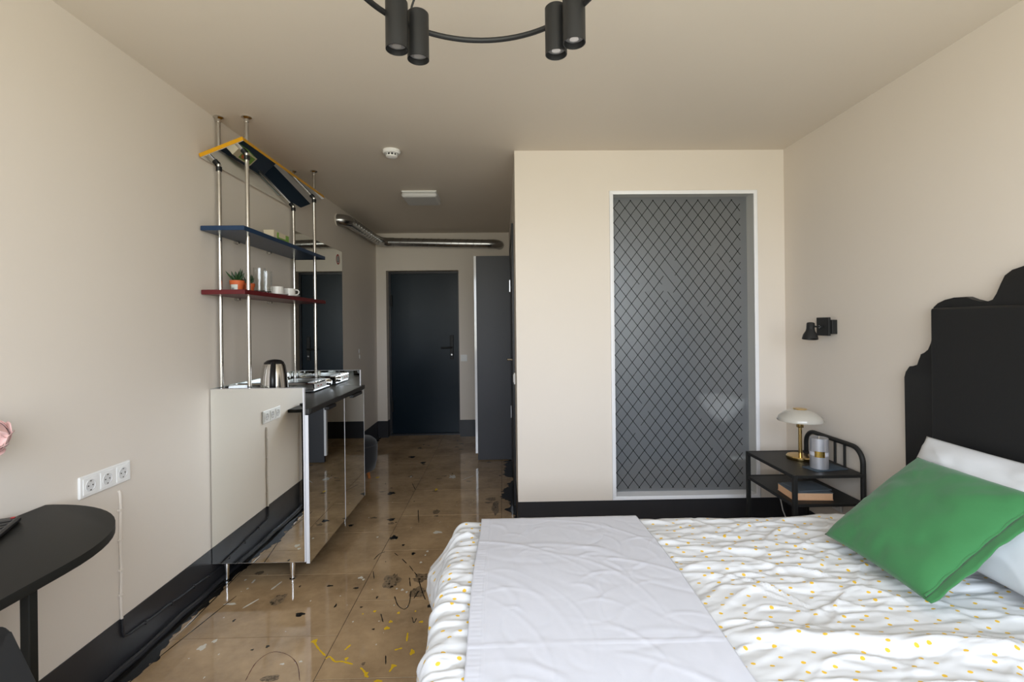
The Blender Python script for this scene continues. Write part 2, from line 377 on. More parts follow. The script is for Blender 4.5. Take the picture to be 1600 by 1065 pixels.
# ------------------------------------------------------------------ room shell
def room():
    S(MB().box(XL - 0.15, XL, YB - 0.15, YF + 0.2, -0.02, H, 0).build('wall_left', 'wall_paint'), 'cream painted wall behind the mirrored cabinet')
    S(MB().box(XR, XR + 0.15, YB - 0.15, YF + 0.2, -0.02, H, 0).build('wall_right', 'wall_paint'), 'cream painted wall behind the black headboard')
    S(MB().box(XL - 0.15, XR + 0.15, YB - 0.2, YF + 0.3, H, H + 0.12, 0).build('ceiling', 'ceiling_paint'), 'plain beige painted ceiling')
    # far wall with the entrance opening
    m = MB()
    m.box(XL, -1.424, YF, YF + 0.2, 0, H, 0); m.box(-0.538, XR, YF, YF + 0.2, 0, H, 0); m.box(-1.424, -0.538, YF, YF + 0.2, 2.044, H, 0)
    S(m.build('wall_far', 'wall_paint'), 'cream wall around the dark entrance door')
    # partition that faces the bed, with the tall glazed opening
    m = MB()
    m.box(XC, 0.722, YP, YP + 0.12, 0, H, 0); m.box(1.672, XR, YP, YP + 0.12, 0, H, 0)
    m.box(0.722, 1.672, YP, YP + 0.12, 2.222, H, 0); m.box(0.722, 1.672, YP, YP + 0.12, 0, 0.212, 0)
    S(m.build('wall_partition', 'wall_paint'), 'cream partition wall holding the frosted interior window')
    # corridor side of the bathroom
    S(MB().box(XC, XC + 0.12, YP + 0.12, YF, 0, H, 0).build('wall_corridor', 'wall_paint'), 'narrow corridor side of the bathroom wall')
    # bathroom behind the frosted pane
    S(MB().box(XC + 0.12, XR, 4.72, 4.80, 0, H, 0).build('wall_bathroom', 'bath_tile'), 'grey bathroom back wall behind the frosted pane')
    # wall behind the camera with its wide window opening
    m = MB(); x0, x1, z0, z1 = WIN
    m.box(XL, x0, YB - 0.15, YB, 0, H, 0); m.box(x1, XR, YB - 0.15, YB, 0, H, 0)
    m.box(x0, x1, YB - 0.15, YB, 0, z0, 0); m.box(x0, x1, YB - 0.15, YB, z1, H, 0)
    S(m.build('wall_back', 'wall_paint'), 'cream wall with the wide window opposite the corridor')
    w = sroot('window_2', 'wide white framed window that lights the room', ((x0 + x1) / 2, YB - 0.1, z0))
    for (a, b, c, d) in ((x0, x1, z0, z0 + 0.05), (x0, x1, z1 - 0.05, z1)):
        box('frame_rail', 'white_paint', (a, b, YB - 0.12, YB - 0.07, c, d), w)
    for xx in (x0, x0 + (x1 - x0) / 3 - 0.03, x0 + 2 * (x1 - x0) / 3 - 0.03, x1 - 0.06):
        box('frame_post', 'white_paint', (xx, xx + 0.06, YB - 0.12, YB - 0.07, z0, z1), w)
room()

def baseboards():
    t = 0.004
    S(MB().box(XL, XL + t, YB, YF, 0, ZB, 0).build('baseboard_left', 'black_paint'), 'black painted skirting band along the cabinet wall')
    m = MB(); m.box(XL, -1.424, YF - t, YF, 0, ZB, 0); m.box(-0.538, XC, YF - t, YF, 0, ZB, 0)
    m.box(-1.424, -1.424 + t, YF, YF + 0.145, 0, ZB, 0)
    S(m.build('baseboard_far', 'black_paint'), 'black skirting band beside the entrance door')
    S(MB().box(XC, XR, YP - t, YP, 0, ZB - 0.002, 0).build('baseboard_partition', 'black_paint'), 'black skirting band under the frosted window')
    S(MB().box(XR - t, XR, YB, YP, 0, ZB, 0).build('baseboard_right', 'black_paint'), 'black skirting band behind the nightstand')
    S(MB().box(XC - t, XC, YP, 3.6, 0, ZB - 0.002, 0).build('baseboard_corridor', 'black_paint'), 'black skirting band at the corridor corner')
    # rounded black bead where left wall and floor meet, with lumps of paint
    pts = []
    for i in range(120):
        y = -0.5 + i * (YF + 0.48) / 119
        pts.append((XL + 0.016 + 0.003 * math.sin(y * 23) * math.sin(y * 7.1), y, 0.012 + 0.003 * math.sin(y * 17.3)))
    S(MB().tube(pts, 0.014, 8).build('trim_1', 'black_paint'), 'black painted bead along the floor edge of the cabinet wall')
baseboards()

def floor():
    f = sroot('floor', 'glossy brown tiled floor with paint splashes')
    MB().box(XL - 0.15, XR + 0.15, YB - 0.2, YF + 0.3, -0.05, -0.0015, 0).build('tile_bed', 'grout', f)
    TW, TD, gap = 0.72, 0.5285, 0.0026
    meshes = {}
    k = 0; x = -0.745 - 2 * TW
    while x < XR:
        y = (2.12 if k % 2 == 1 else 2.384) - 6 * TD
        while y < YF + 0.16:
            a, b = max(x, XL), min(x + TW, XR); c, d = max(y, YB), min(y + TD, YF + 0.16)
            if b - a > 0.03 and d - c > 0.03 and not (a > XC - 0.1 and c > 5.2):
                key = (round(b - a, 3), round(d - c, 3))
                if key not in meshes:
                    o = MB().box(-(b - a) / 2 + gap / 2, (b - a) / 2 - gap / 2, -(d - c) / 2 + gap / 2, (d - c) / 2 - gap / 2, -0.012, 0.0, 0.0008).build('tile', 'floor_tile')
                    meshes[key] = o.data
                else:
                    o = bpy.data.objects.new('tile', meshes[key]); COL.objects.link(o)
                o.location = ((a + b) / 2, (c + d) / 2, 0.0); o.parent = f
            y += TD
        x += TW; k += 1
    # paint marks on the floor
    rnd = random.Random(3)
    def blobs(name, lst, m, rough=0.3, z=0.0006, n=16):
        mb = MB()
        for (x, y, rx, ry) in lst:
            ph = rnd.random() * 6; c = mb.bm.verts.new((x, y, z)); ring = []
            for i in range(n):
                a = 2 * math.pi * i / n
                r = 1 + rough * (0.6 * math.sin(3 * a + ph) + 0.5 * math.sin(5 * a + 2 * ph) + 0.5 * (rnd.random() - 0.5))
                ring.append(mb.bm.verts.new((x + rx * r * math.cos(a), y + ry * r * math.sin(a), z)))
            for i in range(n): mb.bm.faces.new((c, ring[i], ring[(i + 1) % n]))
        o = mb.build(name, m, f, smooth=False); o['kind'] = 'stuff'; return o
    def lines(name, lst, m, w=0.004, z=0.0007):
        mb = MB()
        for pl in lst:
            P = [Vector((x, y, 0)) for x, y in pl]; Q = []
            for i in range(len(P) - 1):
                p0 = P[max(i - 1, 0)]; p1 = P[i]; p2 = P[i + 1]; p3 = P[min(i + 2, len(P) - 1)]
                for s in range(6):
                    t = s / 6
                    Q.append(0.5 * ((2 * p1) + (p2 - p0) * t + (2 * p0 - 5 * p1 + 4 * p2 - p3) * t * t + (3 * p1 - p0 - 3 * p2 + p3) * t ** 3))
            Q.append(P[-1]); L = []; R = []
            for i, p in enumerate(Q):
                d = (Q[min(i + 1, len(Q) - 1)] - Q[max(i - 1, 0)]).normalized(); nn = Vector((-d.y, d.x, 0))
                ww = w * (0.55 + 0.6 * rnd.random()) * (0.5 if i in (0, len(Q) - 1) else 1)
                L.append(mb.bm.verts.new((p.x + nn.x * ww, p.y + nn.y * ww, z))); R.append(mb.bm.verts.new((p.x - nn.x * ww, p.y - nn.y * ww, z)))
            for i in range(len(Q) - 1): mb.bm.faces.new((L[i], L[i + 1], R[i + 1], R[i]))
        o = mb.build(name, m, f, smooth=False); o['kind'] = 'stuff'; return o
    xtra = random.Random(21)
    blobs('black_paint_spots', BLACK + [(xtra.uniform(-1.3, -0.1), xtra.uniform(1.9, 5.6), xtra.uniform(0.002, 0.007), xtra.uniform(0.003, 0.011)) for _ in range(26)], 'spat_black')
    specks = []
    for (x, y, rx, ry) in FAINT:
        for _ in range(26):
            a = xtra.uniform(0, 6.28); q = xtra.random() ** 0.6
            specks.append((x + rx * q * math.cos(a), y + ry * q * math.sin(a), rx * xtra.uniform(0.05, 0.22), ry * xtra.uniform(0.05, 0.22)))
    blobs('smudge_stains', FAINT, 'spat_smudge', 0.22, 0.0003, 24)
    blobs('faint_paint_stains', specks + [(xtra.uniform(-1.2, 0.0), xtra.uniform(3.2, 5.7), xtra.uniform(0.01, 0.03), xtra.uniform(0.008, 0.02)) for _ in range(24)], 'spat_faint', 0.4, 0.0004, 12)
    blobs('yellow_paint_spots', YELLOW, 'spat_yellow')
    blobs('white_paint_spots', WHITE + [(xtra.uniform(-1.4, -0.2), xtra.uniform(1.8, 5.2), xtra.uniform(0.001, 0.004), xtra.uniform(0.002, 0.006)) for _ in range(60)] + [(-1.30, 2.06, 0.016, 0.02), (-1.27, 2.1, 0.01, 0.012), (-1.36, 2.38, 0.03, 0.008)], 'spat_white')
    lines('black_paint_lines', BLACK_L + [[(-1.43, 1.6), (-1.455, 1.87), (-1.41, 2.2), (-1.37, 2.45)], [(-1.46, 2.2), (-1.47, 2.5), (-1.48, 2.75)]], 'spat_black', 0.0026)
    lines('yellow_paint_lines', YELLOW_L, 'spat_yellow', 0.0045)
    lines('white_paint_lines', WHITE_L + [[(-1.28, 2.34), (-1.24, 2.42)], [(-1.22, 2.50), (-1.20, 2.58)]], 'spat_white', 0.005)
    lines('red_paint_ring', RED_L, 'spat_red', 0.0016)
    # ragged black paint run from the skirting on to the tiles
    def ragged(name, y0, y1, side, base, amp):
        mb = MB(); n = 520; A = []; B = []
        for i in range(n):
            y = y0 + (y1 - y0) * i / (n - 1)
            e = base + amp * float(vnoise(np.array([y * 5.0]), np.array([3.3 + base]))[0]) + 0.5 * amp * float(vnoise(np.array([y * 21.0]), np.array([9.1]))[0]) + 0.3 * amp * float(vnoise(np.array([y * 60.0]), np.array([1.1]))[0])
            e = max(e, 0.012)
            xw = XL if side > 0 else XC
            A.append(mb.bm.verts.new((xw, y, 0.0009))); B.append(mb.bm.verts.new((xw + side * e, y, 0.0009)))
        for i in range(n - 1): mb.bm.faces.new((A[i], A[i + 1], B[i + 1], B[i]))
        o = mb.build(name, 'spat_black', f, smooth=False); return o
    ragged('black_paint_edge', YB, YF, 1, 0.072, 0.030)
    ragged('black_paint_edge', YP, 5.6, -1, 0.05, 0.055)
floor()

# ------------------------------------------------------------------ frosted interior window
def frosted_window():
    w = sroot('window_1', 'tall frosted glass window with diamond lattice in a white frame', (1.19, YP, 0.205))
    x0, x1, z0, z1 = 0.708, 1.686, 0.206, 2.233; t = 0.024
    def mitre(name, poly):
        MB().prism(poly, YP - 0.010, YP, 'y', 0.0015).build(name, 'white_paint', w)
    mitre('trim_top', [(x0, z1), (x1, z1), (x1 - t, z1 - t), (x0 + t, z1 - t)])
    mitre('trim_bottom', [(x0, z0), (x0 + t, z0 + t), (x1 - t, z0 + t), (x1, z0)])
    mitre('trim_side', [(x0, z0), (x0, z1), (x0 + t, z1 - t), (x0 + t, z0 + t)])
    mitre('trim_side', [(x1, z0), (x1 - t, z0 + t), (x1 - t, z1 - t), (x1, z1)])
    a, b, c, d = x0 + 0.016, x1 - 0.016, z0 + 0.008, z1 - 0.013
    yg = YP + 0.092
    box('jamb', 'reveal_paint', (a - 0.004, a + 0.006, YP - 0.001, yg + 0.02, c, d), w, 0)
    box('jamb', 'reveal_paint', (b - 0.006, b + 0.004, YP - 0.001, yg + 0.02, c, d), w, 0)
    box('head', 'reveal_paint', (a, b, YP - 0.001, yg + 0.02, d - 0.006, d + 0.004), w, 0)
    box('sill', 'white_paint', (a, b, YP - 0.001, yg + 0.02, c - 0.004, c + 0.012), w, 0)
    pane = box('pane', 'frosted_glass', (a + 0.006, b - 0.006, yg, yg + 0.008, c + 0.012, d - 0.006), w, 0)
    pane.data.materials.append(MATS['pane_clear'])
    for pl in pane.data.polygons: pl.material_index = 0 if pl.normal.y < -0.5 else 1
    # clear lines between frosted diamonds: darkness of the room behind painted as near-black strips
    mb = MB(); dx, dz = 0.0766, 0.0994; ox, oz = 0.758, 2.143
    X0, X1, Z0, Z1 = a + 0.010, b - 0.05, c + 0.032, d - 0.022
    hw = 0.0021; rnd = random.Random(5); y = yg - 0.0006
    slope = dz / dx
    for sgn in (1, -1):
        for k in range(-60, 60):
            # line: z = oz + sgn*slope*(x-ox) + k*dz
            xs = []
            f = lambda x: oz + sgn * slope * (x - ox) + k * dz
            xa, xb = X0, X1
            for zz in (Z0, Z1):
                pass
            xz0 = ox + (Z0 - oz - k * dz) / (sgn * slope); xz1 = ox + (Z1 - oz - k * dz) / (sgn * slope)
            xa = max(xa, min(xz0, xz1)); xb = min(xb, max(xz0, xz1))
            if xb - xa < 0.004: continue
            # broken here and there
            cuts = [xa]; n = max(1, int((xb - xa) / (dx / 2)))
            segs = []; s = xa
            for i in range(1, n + 1):
                e = xa + (xb - xa) * i / n
                segs.append((s, e)); s = e
            run = None
            L = Vector((1, 0, sgn * slope)).normalized(); N = Vector((-L.z, 0, L.x)) * hw
            start = None
            for (s, e) in segs + [(None, None)]:
                skip = s is None
                if not skip:
                    mx_, mz_ = (s + e) / 2, f((s + e) / 2)
                    if abs(mx_ - 1.135) < 0.03 and 1.50 < mz_ < 1.78 and sgn > 0: skip = True
                    elif rnd.random() < 0.012: skip = True
                if skip:
                    if start is not None:
                        A = Vector((start, y, f(start))); B = Vector((last, y, f(last)))
                        mb.quad([A + N, B + N, B - N, A - N]); start = None
                    continue
                if start is None: start = s
                last = e
    lat = mb.build('diamond_lattice', 'lattice', pane, smooth=False)
    # washbasin in the bathroom, seen blurred through the pane
    bc = (1.565, YP + 0.275, 0.665)
    b2 = thing('washbasin', 'pale wall-hung washbasin blurred behind the frosted pane', 'washbasin', bc)
    MB().lathe([(0.0, 0.0), (0.07, 0.0), (0.11, 0.03), (0.155, 0.10), (0.17, 0.165), (0.16, 0.165), (0.145, 0.11), (0.08, 0.04), (0.0, 0.035)], bc, 32, sy=0.88).build('bowl', 'porcelain', b2)
    box('wall_bracket', 'porcelain', (1.70, XR, YP + 0.16, YP + 0.39, 0.775, 0.825), b2, 0.01)
    MB().tube([(1.565, YP + 0.275, 0.67), (1.565, YP + 0.275, 0.58), (1.60, YP + 0.275, 0.55), (XR, YP + 0.275, 0.55)], 0.016, 12).build('drain_pipe', 'chrome', b2)
    sh = thing('bathroom_shelf', 'small pale shelf blurred low behind the frosted pane', 'shelf', (1.72, YP + 0.25, 0.41))
    box('board', 'porcelain', (1.58, XR, YP + 0.15, YP + 0.35, 0.41, 0.435), sh, 0.003)
    box('upstand', 'porcelain', (XR - 0.012, XR, YP + 0.15, YP + 0.35, 0.435, 0.47), sh, 0.002)
frosted_window()

# ------------------------------------------------------------------ doors
def doors():
    d = sroot('door_1', 'dark blue-black metal entrance door at the corridor end', (-0.98, YF + 0.15, 0))
    MB().box(-1.424, -0.538, YF + 0.145, YF + 0.185, 0.012, 2.044, 0.002).build('door_leaf', 'navy_door', d)
    m = MB(); y0, y1 = YF + 0.125, YF + 0.147
    box('door_frame', 'black_paint', (-1.424, -1.398, y0 - 0.004, y1, 0, 2.044), d)
    box('door_frame', 'black_paint', (-0.564, -0.538, y0 - 0.004, y1, 0, 2.044), d)
    box('door_frame', 'black_paint', (-1.398, -0.564, y0 - 0.004, y1, 2.018, 2.044), d)
    box('threshold', 'black_paint', (-1.424, -0.538, YF + 0.10, YF + 0.15, 0, 0.018), d)
    yl = YF + 0.145
    pl = box('handle_plate', 'black_metal', (-0.668, -0.622, yl - 0.014, yl, 0.945, 1.245), d, 0.004)
    MB().tube([(-0.645, yl - 0.012, 1.09), (-0.645, yl - 0.05, 1.09), (-0.66, yl - 0.058, 1.09), (-0.775, yl - 0.058, 1.088)], 0.011, 10).build('lever', 'black_metal', pl)
    MB().cyl((-0.645, yl - 0.02, 1.0), (-0.645, yl - 0.012, 1.0), 0.010).build('lock_cylinder', 'galvanised', pl)
    for z in (0.36, 1.68): MB().cyl((-1.392, yl - 0.02, z - 0.07), (-1.392, yl - 0.02, z + 0.07), 0.013, seg=12).build('hinge', 'black_metal', d)
    # narrow grey leaf, open into the corridor
    g = sroot('door_2', 'narrow grey door leaf standing open beside the partition', (-0.09, 4.83, 0))
    box('door_leaf', 'grey_door', (-0.264, 0.080, 4.808, 4.846, 0.008, 2.060), g, 0.001)
    box('edge_band', 'white_gloss', (-0.287, -0.2635, 4.8055, 4.8455, 0.075, 2.060), g, 0.0008)
    for z in (0.52, 1.72): MB().box(0.074, 0.086, 4.800, 4.808, z - 0.05, z + 0.05, 0.001).build('hinge', 'aluminium', g)
    # black framed bathroom door in the corridor wall, seen edge on
    k = sroot('door_3', 'black bathroom door and frame seen edge on in the corridor', (XC, 4.2, 0))
    box('door_frame', 'black_paint', (XC - 0.016, XC + 0.01, 3.60, 3.68, 0, 2.13), k)
    box('door_frame', 'black_paint', (XC - 0.016, XC + 0.01, 4.76, 4.84, 0, 2.13), k)
    box('door_frame', 'black_paint', (XC - 0.016, XC + 0.01, 3.68, 4.76, 2.065, 2.13), k)
    lf = box('door_leaf', 'black_paint', (XC - 0.010, XC + 0.02, 3.683, 4.757, 0.008, 2.062), k)
    MB().tube([(XC - 0.01, 3.95, 1.075), (XC - 0.05, 3.95, 1.075), (XC - 0.055, 3.97, 1.075), (XC - 0.055, 4.07, 1.075)], 0.008, 8).build('lever', 'steel', lf)
    for z in (0.50, 1.75): box('hinge', 'aluminium', (XC - 0.020, XC - 0.009, 4.735, 4.755, z - 0.06, z + 0.06), lf)
doors()

# ------------------------------------------------------------------ mirrored kitchen cabinet
CY0, CY1, CX = 2.53, 3.545, -1.052
def cabinet():
    c = thing('mirrored_cabinet', 'mirror-clad kitchenette cabinet on short metal legs against the cream wall', 'cabinet', (-1.3, 3.04, 0))
    x0 = XL + 0.006
    # carcass
    box('body', 'black_metal', (x0 + 0.02, CX - 0.012, CY0 + 0.03, CY1 - 0.02, 0.135, 0.898), c)
    # end panels rise above the worktop
    for (ya, yb, s) in ((CY0, CY0 + 0.016, -1), (CY1 - 0.016, CY1, 1)):
        p = box('side_panel', 'mirror', (x0, CX, ya, yb, 0.127, 1.043), c, 0.0006)
        box('edge_strip', 'silver_paint', (CX - 0.005, CX + 0.001, ya - 0.0008, yb + 0.0006, 0.127, 1.043), p, 0.0004)
        box('edge_strip', 'aluminium', (x0, CX, ya - 0.0006, yb + 0.0006, 1.0415, 1.0445), p, 0.0004)
        box('edge_strip', 'aluminium', (x0, CX, ya - 0.0006, yb + 0.0006, 0.1255, 0.1285), p, 0.0004)
    bs = box('backsplash', 'mirror', (x0, x0 + 0.006, CY0 + 0.016, CY1 - 0.016, 0.93, 1.043), c, 0.0005)
    box('edge_strip', 'mirror_edge', (x0 - 0.0005, x0 + 0.0068, CY0 + 0.016, CY1 - 0.016, 1.041, 1.0445), bs, 0)
    box('worktop', 'worktop', (x0, CX + 0.022, CY0 + 0.017, CY1 - 0.017, 0.900, 0.930), c, 0.002)
    box('worktop_lip', 'worktop', (CX, CX + 0.024, CY0 + 0.03, CY1 + 0.012, 0.903, 0.9295), c, 0.002)
    # doors
    ys = (CY0 + 0.004, 3.112, CY1)
    for i in range(2):
        a, b = ys[i] + 0.0015, ys[i + 1] - 0.0015
        d = box('door', 'mirror', (CX + 0.003, CX + 0.019, a, b, 0.116, 0.898), c, 0.0006)
        for (ea, eb) in ((a - 0.0005, a + 0.004), (b - 0.004, b + 0.0005)):
            box('edge_strip', 'silver_paint', (CX + 0.002, CX + 0.0196, ea, eb, 0.116, 0.898), d, 0.0004)
        hy = (2.80, 2.92) if i == 0 else (3.26, 3.46)
        box('handle', 'black_plastic', (CX + 0.012, CX + 0.034, hy[0], hy[1], 0.878, 0.899), d, 0.003)
    for (x, y) in ((-1.503, 2.60), (-1.151, 2.60), (-1.503, 3.45), (-1.151, 3.45)):
        MB().lathe([(0.0, 0.0), (0.016, 0.0), (0.0165, 0.007), (0.011, 0.012), (0.0105, 0.018), (0.0115, 0.03), (0.017, 0.125), (0.017, 0.135), (0.0, 0.135)], (x, y, 0), 20).build('leg', 'chrome', c)
cabinet()

def shelf_unit():
    s = thing('pole_shelf', 'steel pole shelf rising from the mirrored cabinet to the ceiling', 'shelf', (-1.44, 3.06, 0.93))
    SY0, SY1 = 2.462, 3.575
    poles = ((-1.519, 2.598), (-1.369, 2.598), (-1.514, 3.500), (-1.364, 3.500))
    xb, xf = -1.537, -1.316
    tilt = math.radians(21.5)
    zy = lambda x: 2.238 + (x + 1.53) * math.tan(tilt)      # underside of the tilted board
    for (x, y) in poles:
        p = MB().cyl((x, y, 0.930), (x, y, H), 0.0105, seg=20).build('pole', 'steel', s)
        MB().lathe([(0.0, 0.0), (0.024, 0.0), (0.026, -0.006), (0.018, -0.010), (0.013, -0.014), (0.013, -0.03), (0.0, -0.03)], (x, y, H), 24).build('flange', 'steel', p)
        MB().lathe([(0.0, 0.0), (0.022, 0.0), (0.022, 0.006), (0.0135, 0.009), (0.0, 0.009)], (x, y, 0.930), 20).build('foot_flange', 'steel', p)
        z = zy(x)
        MB().lathe([(0.0106, -0.035), (0.015, -0.035), (0.015, -0.012), (0.0106, -0.012)], (x, y, z), 16).build('collar', 'black_plastic', p)
    bl = box('shelf_board', 'blue_paint', (xb, xf, SY0, SY1, 1.862, 1.886), s, 0.0015, label='dark blue middle shelf board')
    rd = box('shelf_board', 'red_paint', (xb, xf, SY0, SY1, 1.535, 1.559), s, 0.0015, label='dark red lower shelf board')
    for z in (1.862, 1.535):
        for y in (2.78, 3.16):
            q = MB(); q.box(XL + 0.001, XL + 0.03, y - 0.008, y + 0.008, z - 0.014, z, 0.001); q.cyl((XL + 0.012, y - 0.012, z - 0.012), (XL + 0.012, y + 0.012, z - 0.012), 0.006, seg=10)
            q.build('bracket', 'steel', bl if z > 1.7 else rd)
    # tilted yellow board with a mirror underneath
    L = 0.238; t = 0.019
    M = Matrix.Translation((-1.536, (SY0 + SY1) / 2, 2.236)) @ Matrix.Rotation(-tilt, 4, 'Y')
    hl = (SY1 - SY0) / 2
    yb = MB().box(0, L, -hl, hl, 0.0, t, 0.0015, M).build('shelf_board', 'yellow_paint', s, label='tilted yellow top board with mirrored underside')
    MB().box(0.003, L - 0.003, -hl + 0.003, hl - 0.003, -0.004, 0.0, 0.0004, M).build('mirror_sheet', 'mirror', yb)
shelf_unit()

def wall_mirror():
    m = thing('wall_mirror', 'frameless mirror on the cream wall beyond the pole shelf', 'mirror', (XL, 4.08, 0.90))
    MB().box(XL + 0.001, XL + 0.006, 3.556, 4.612, 0.90, 2.082, 0.0004).build('glass', 'mirror', m)
    box('edge_strip', 'mirror_edge', (XL + 0.0008, XL + 0.0068, 3.552, 3.557, 0.90, 2.082), m, 0)
    # round red sticker
    c = (XL + 0.0066, 4.50, 1.995)
    def ring(r0, r1, mt, dx, name, par):
        mb = MB(); n = 28
        a = [mb.bm.verts.new((c[0] + dx, c[1] + r0 * math.cos(2 * math.pi * i / n), c[2] + r0 * math.sin(2 * math.pi * i / n))) for i in range(n)]
        b = [mb.bm.verts.new((c[0] + dx, c[1] + r1 * math.cos(2 * math.pi * i / n), c[2] + r1 * math.sin(2 * math.pi * i / n))) for i in range(n)]
        for i in range(n): mb.bm.faces.new((a[i], a[(i + 1) % n], b[(i + 1) % n], b[i]))
        return mb.build(name, mt, par, smooth=False)
    st = ring(0.0005, 0.046, 'sticker_white', 0.0, 'sticker', m)
    ring(0.036, 0.048, 'sticker_red', 0.0004, 'sticker_ring', st)
    mb = MB(); mb.box(c[0] + 0.0002, c[0] + 0.0006, c[1] - 0.006, c[1] + 0.006, c[2] - 0.008, c[2] + 0.026, 0); mb.box(c[0] + 0.0002, c[0] + 0.0006, c[1] - 0.011, c[1] + 0.011, c[2] - 0.024, c[2] - 0.012, 0)
    mb.build('sticker_mark', 'label_ink', st)
wall_mirror()

def counter_things():
    WZ = 0.930
    k = thing('electric_kettle', 'brushed steel electric kettle with black handle on the worktop', 'kettle', (-1.285, 2.70, WZ))
    cx, cy = -1.285, 2.70
    MB().lathe([(0.0, 0.0), (0.072, 0.0), (0.074, 0.012), (0.0, 0.012)], (cx, cy, WZ), 36).build('base', 'black_plastic', k)
    MB().lathe([(0.0, 0.013), (0.073, 0.013), (0.0745, 0.03), (0.072, 0.10), (0.066, 0.17), (0.058, 0.218), (0.053, 0.230), (0.0, 0.232)], (cx, cy, WZ), 40).build('body', 'steel', k)
    MB().lathe([(0.053, 0.228), (0.050, 0.238), (0.036, 0.249), (0.012, 0.254), (0.0, 0.254)], (cx, cy, WZ), 32).build('lid', 'black_plastic', k)
    u = Vector((0.36, -0.93, 0)).normalized()
    pts = []; rr = []
    for i in range(15):
        t = i / 14; z = 0.236 - 0.20 * t
        r = 0.052 + 0.045 * math.sin(math.pi * min(1, t * 1.05)) ** 0.7 + 0.020 * t
        pts.append(Vector((cx, cy, WZ + z)) + u * r); rr.append(0.013 + 0.003 * math.sin(math.pi * t))
    MB().tube(pts, rr, 14).build('handle', 'black_plastic', k)
    v = Vector((-0.5, 0.86, 0))
    MB().tube([Vector((cx, cy, WZ + 0.19)) + v * 0.045, Vector((cx, cy, WZ + 0.215)) + v * 0.075, Vector((cx, cy, WZ + 0.23)) + v * 0.088], [0.026, 0.018, 0.012], 14).build('spout', 'steel', k)
    # single hot plate, mirrored in the far end panel
    for (y0, y1, lab) in ((3.172, 3.474, 'chrome hot plate with a knob at the far end of the worktop'),):
        h = thing('hot_plate', lab, 'hot plate', (-1.38, (y0 + y1) / 2, WZ))
        a, b = -1.520, -1.250
        box('body', 'chrome', (a, b, y0, y1, WZ + 0.014, WZ + 0.062), h, 0.006)
        box('base_tray', 'aluminium', (a + 0.008, b - 0.004, y0 + 0.008, y1 - 0.008, WZ + 0.006, WZ + 0.0145), h, 0.002)
        box('top_glass', 'black_plastic', (a + 0.02, b - 0.05, y0 + 0.02, y1 - 0.02, WZ + 0.0622, WZ + 0.0655), h, 0.001)
        fp = box('control_panel', 'white_plastic', (b - 0.0005, b + 0.003, y0 + 0.015, y1 - 0.085, WZ + 0.020, WZ + 0.056), h, 0.001)
        for (ya, yb) in ((0.05, 0.075), (0.10, 0.125)):
            box('marking', 'sticker_red', (b + 0.0029, b + 0.0034, y0 + ya, y0 + yb, WZ + 0.034, WZ + 0.041), fp, 0)
        MB().lathe([(0.0, 0.0), (0.021, 0.0), (0.020, 0.012), (0.015, 0.022), (0.0, 0.023)], (0, 0, 0), 24, M=Matrix.Translation((b + 0.001, y1 - 0.045, WZ + 0.038)) @ Matrix.Rotation(math.pi / 2, 4, 'Y')).build('knob', 'chrome', h)
        for (x, y) in ((a + 0.03, y0 + 0.03), (b - 0.03, y0 + 0.03), (a + 0.03, y1 - 0.03), (b - 0.03, y1 - 0.03)):
            MB().cyl((x, y, WZ), (x, y, WZ + 0.008), 0.012, seg=12).build('foot', 'black_plastic', h)
counter_things()

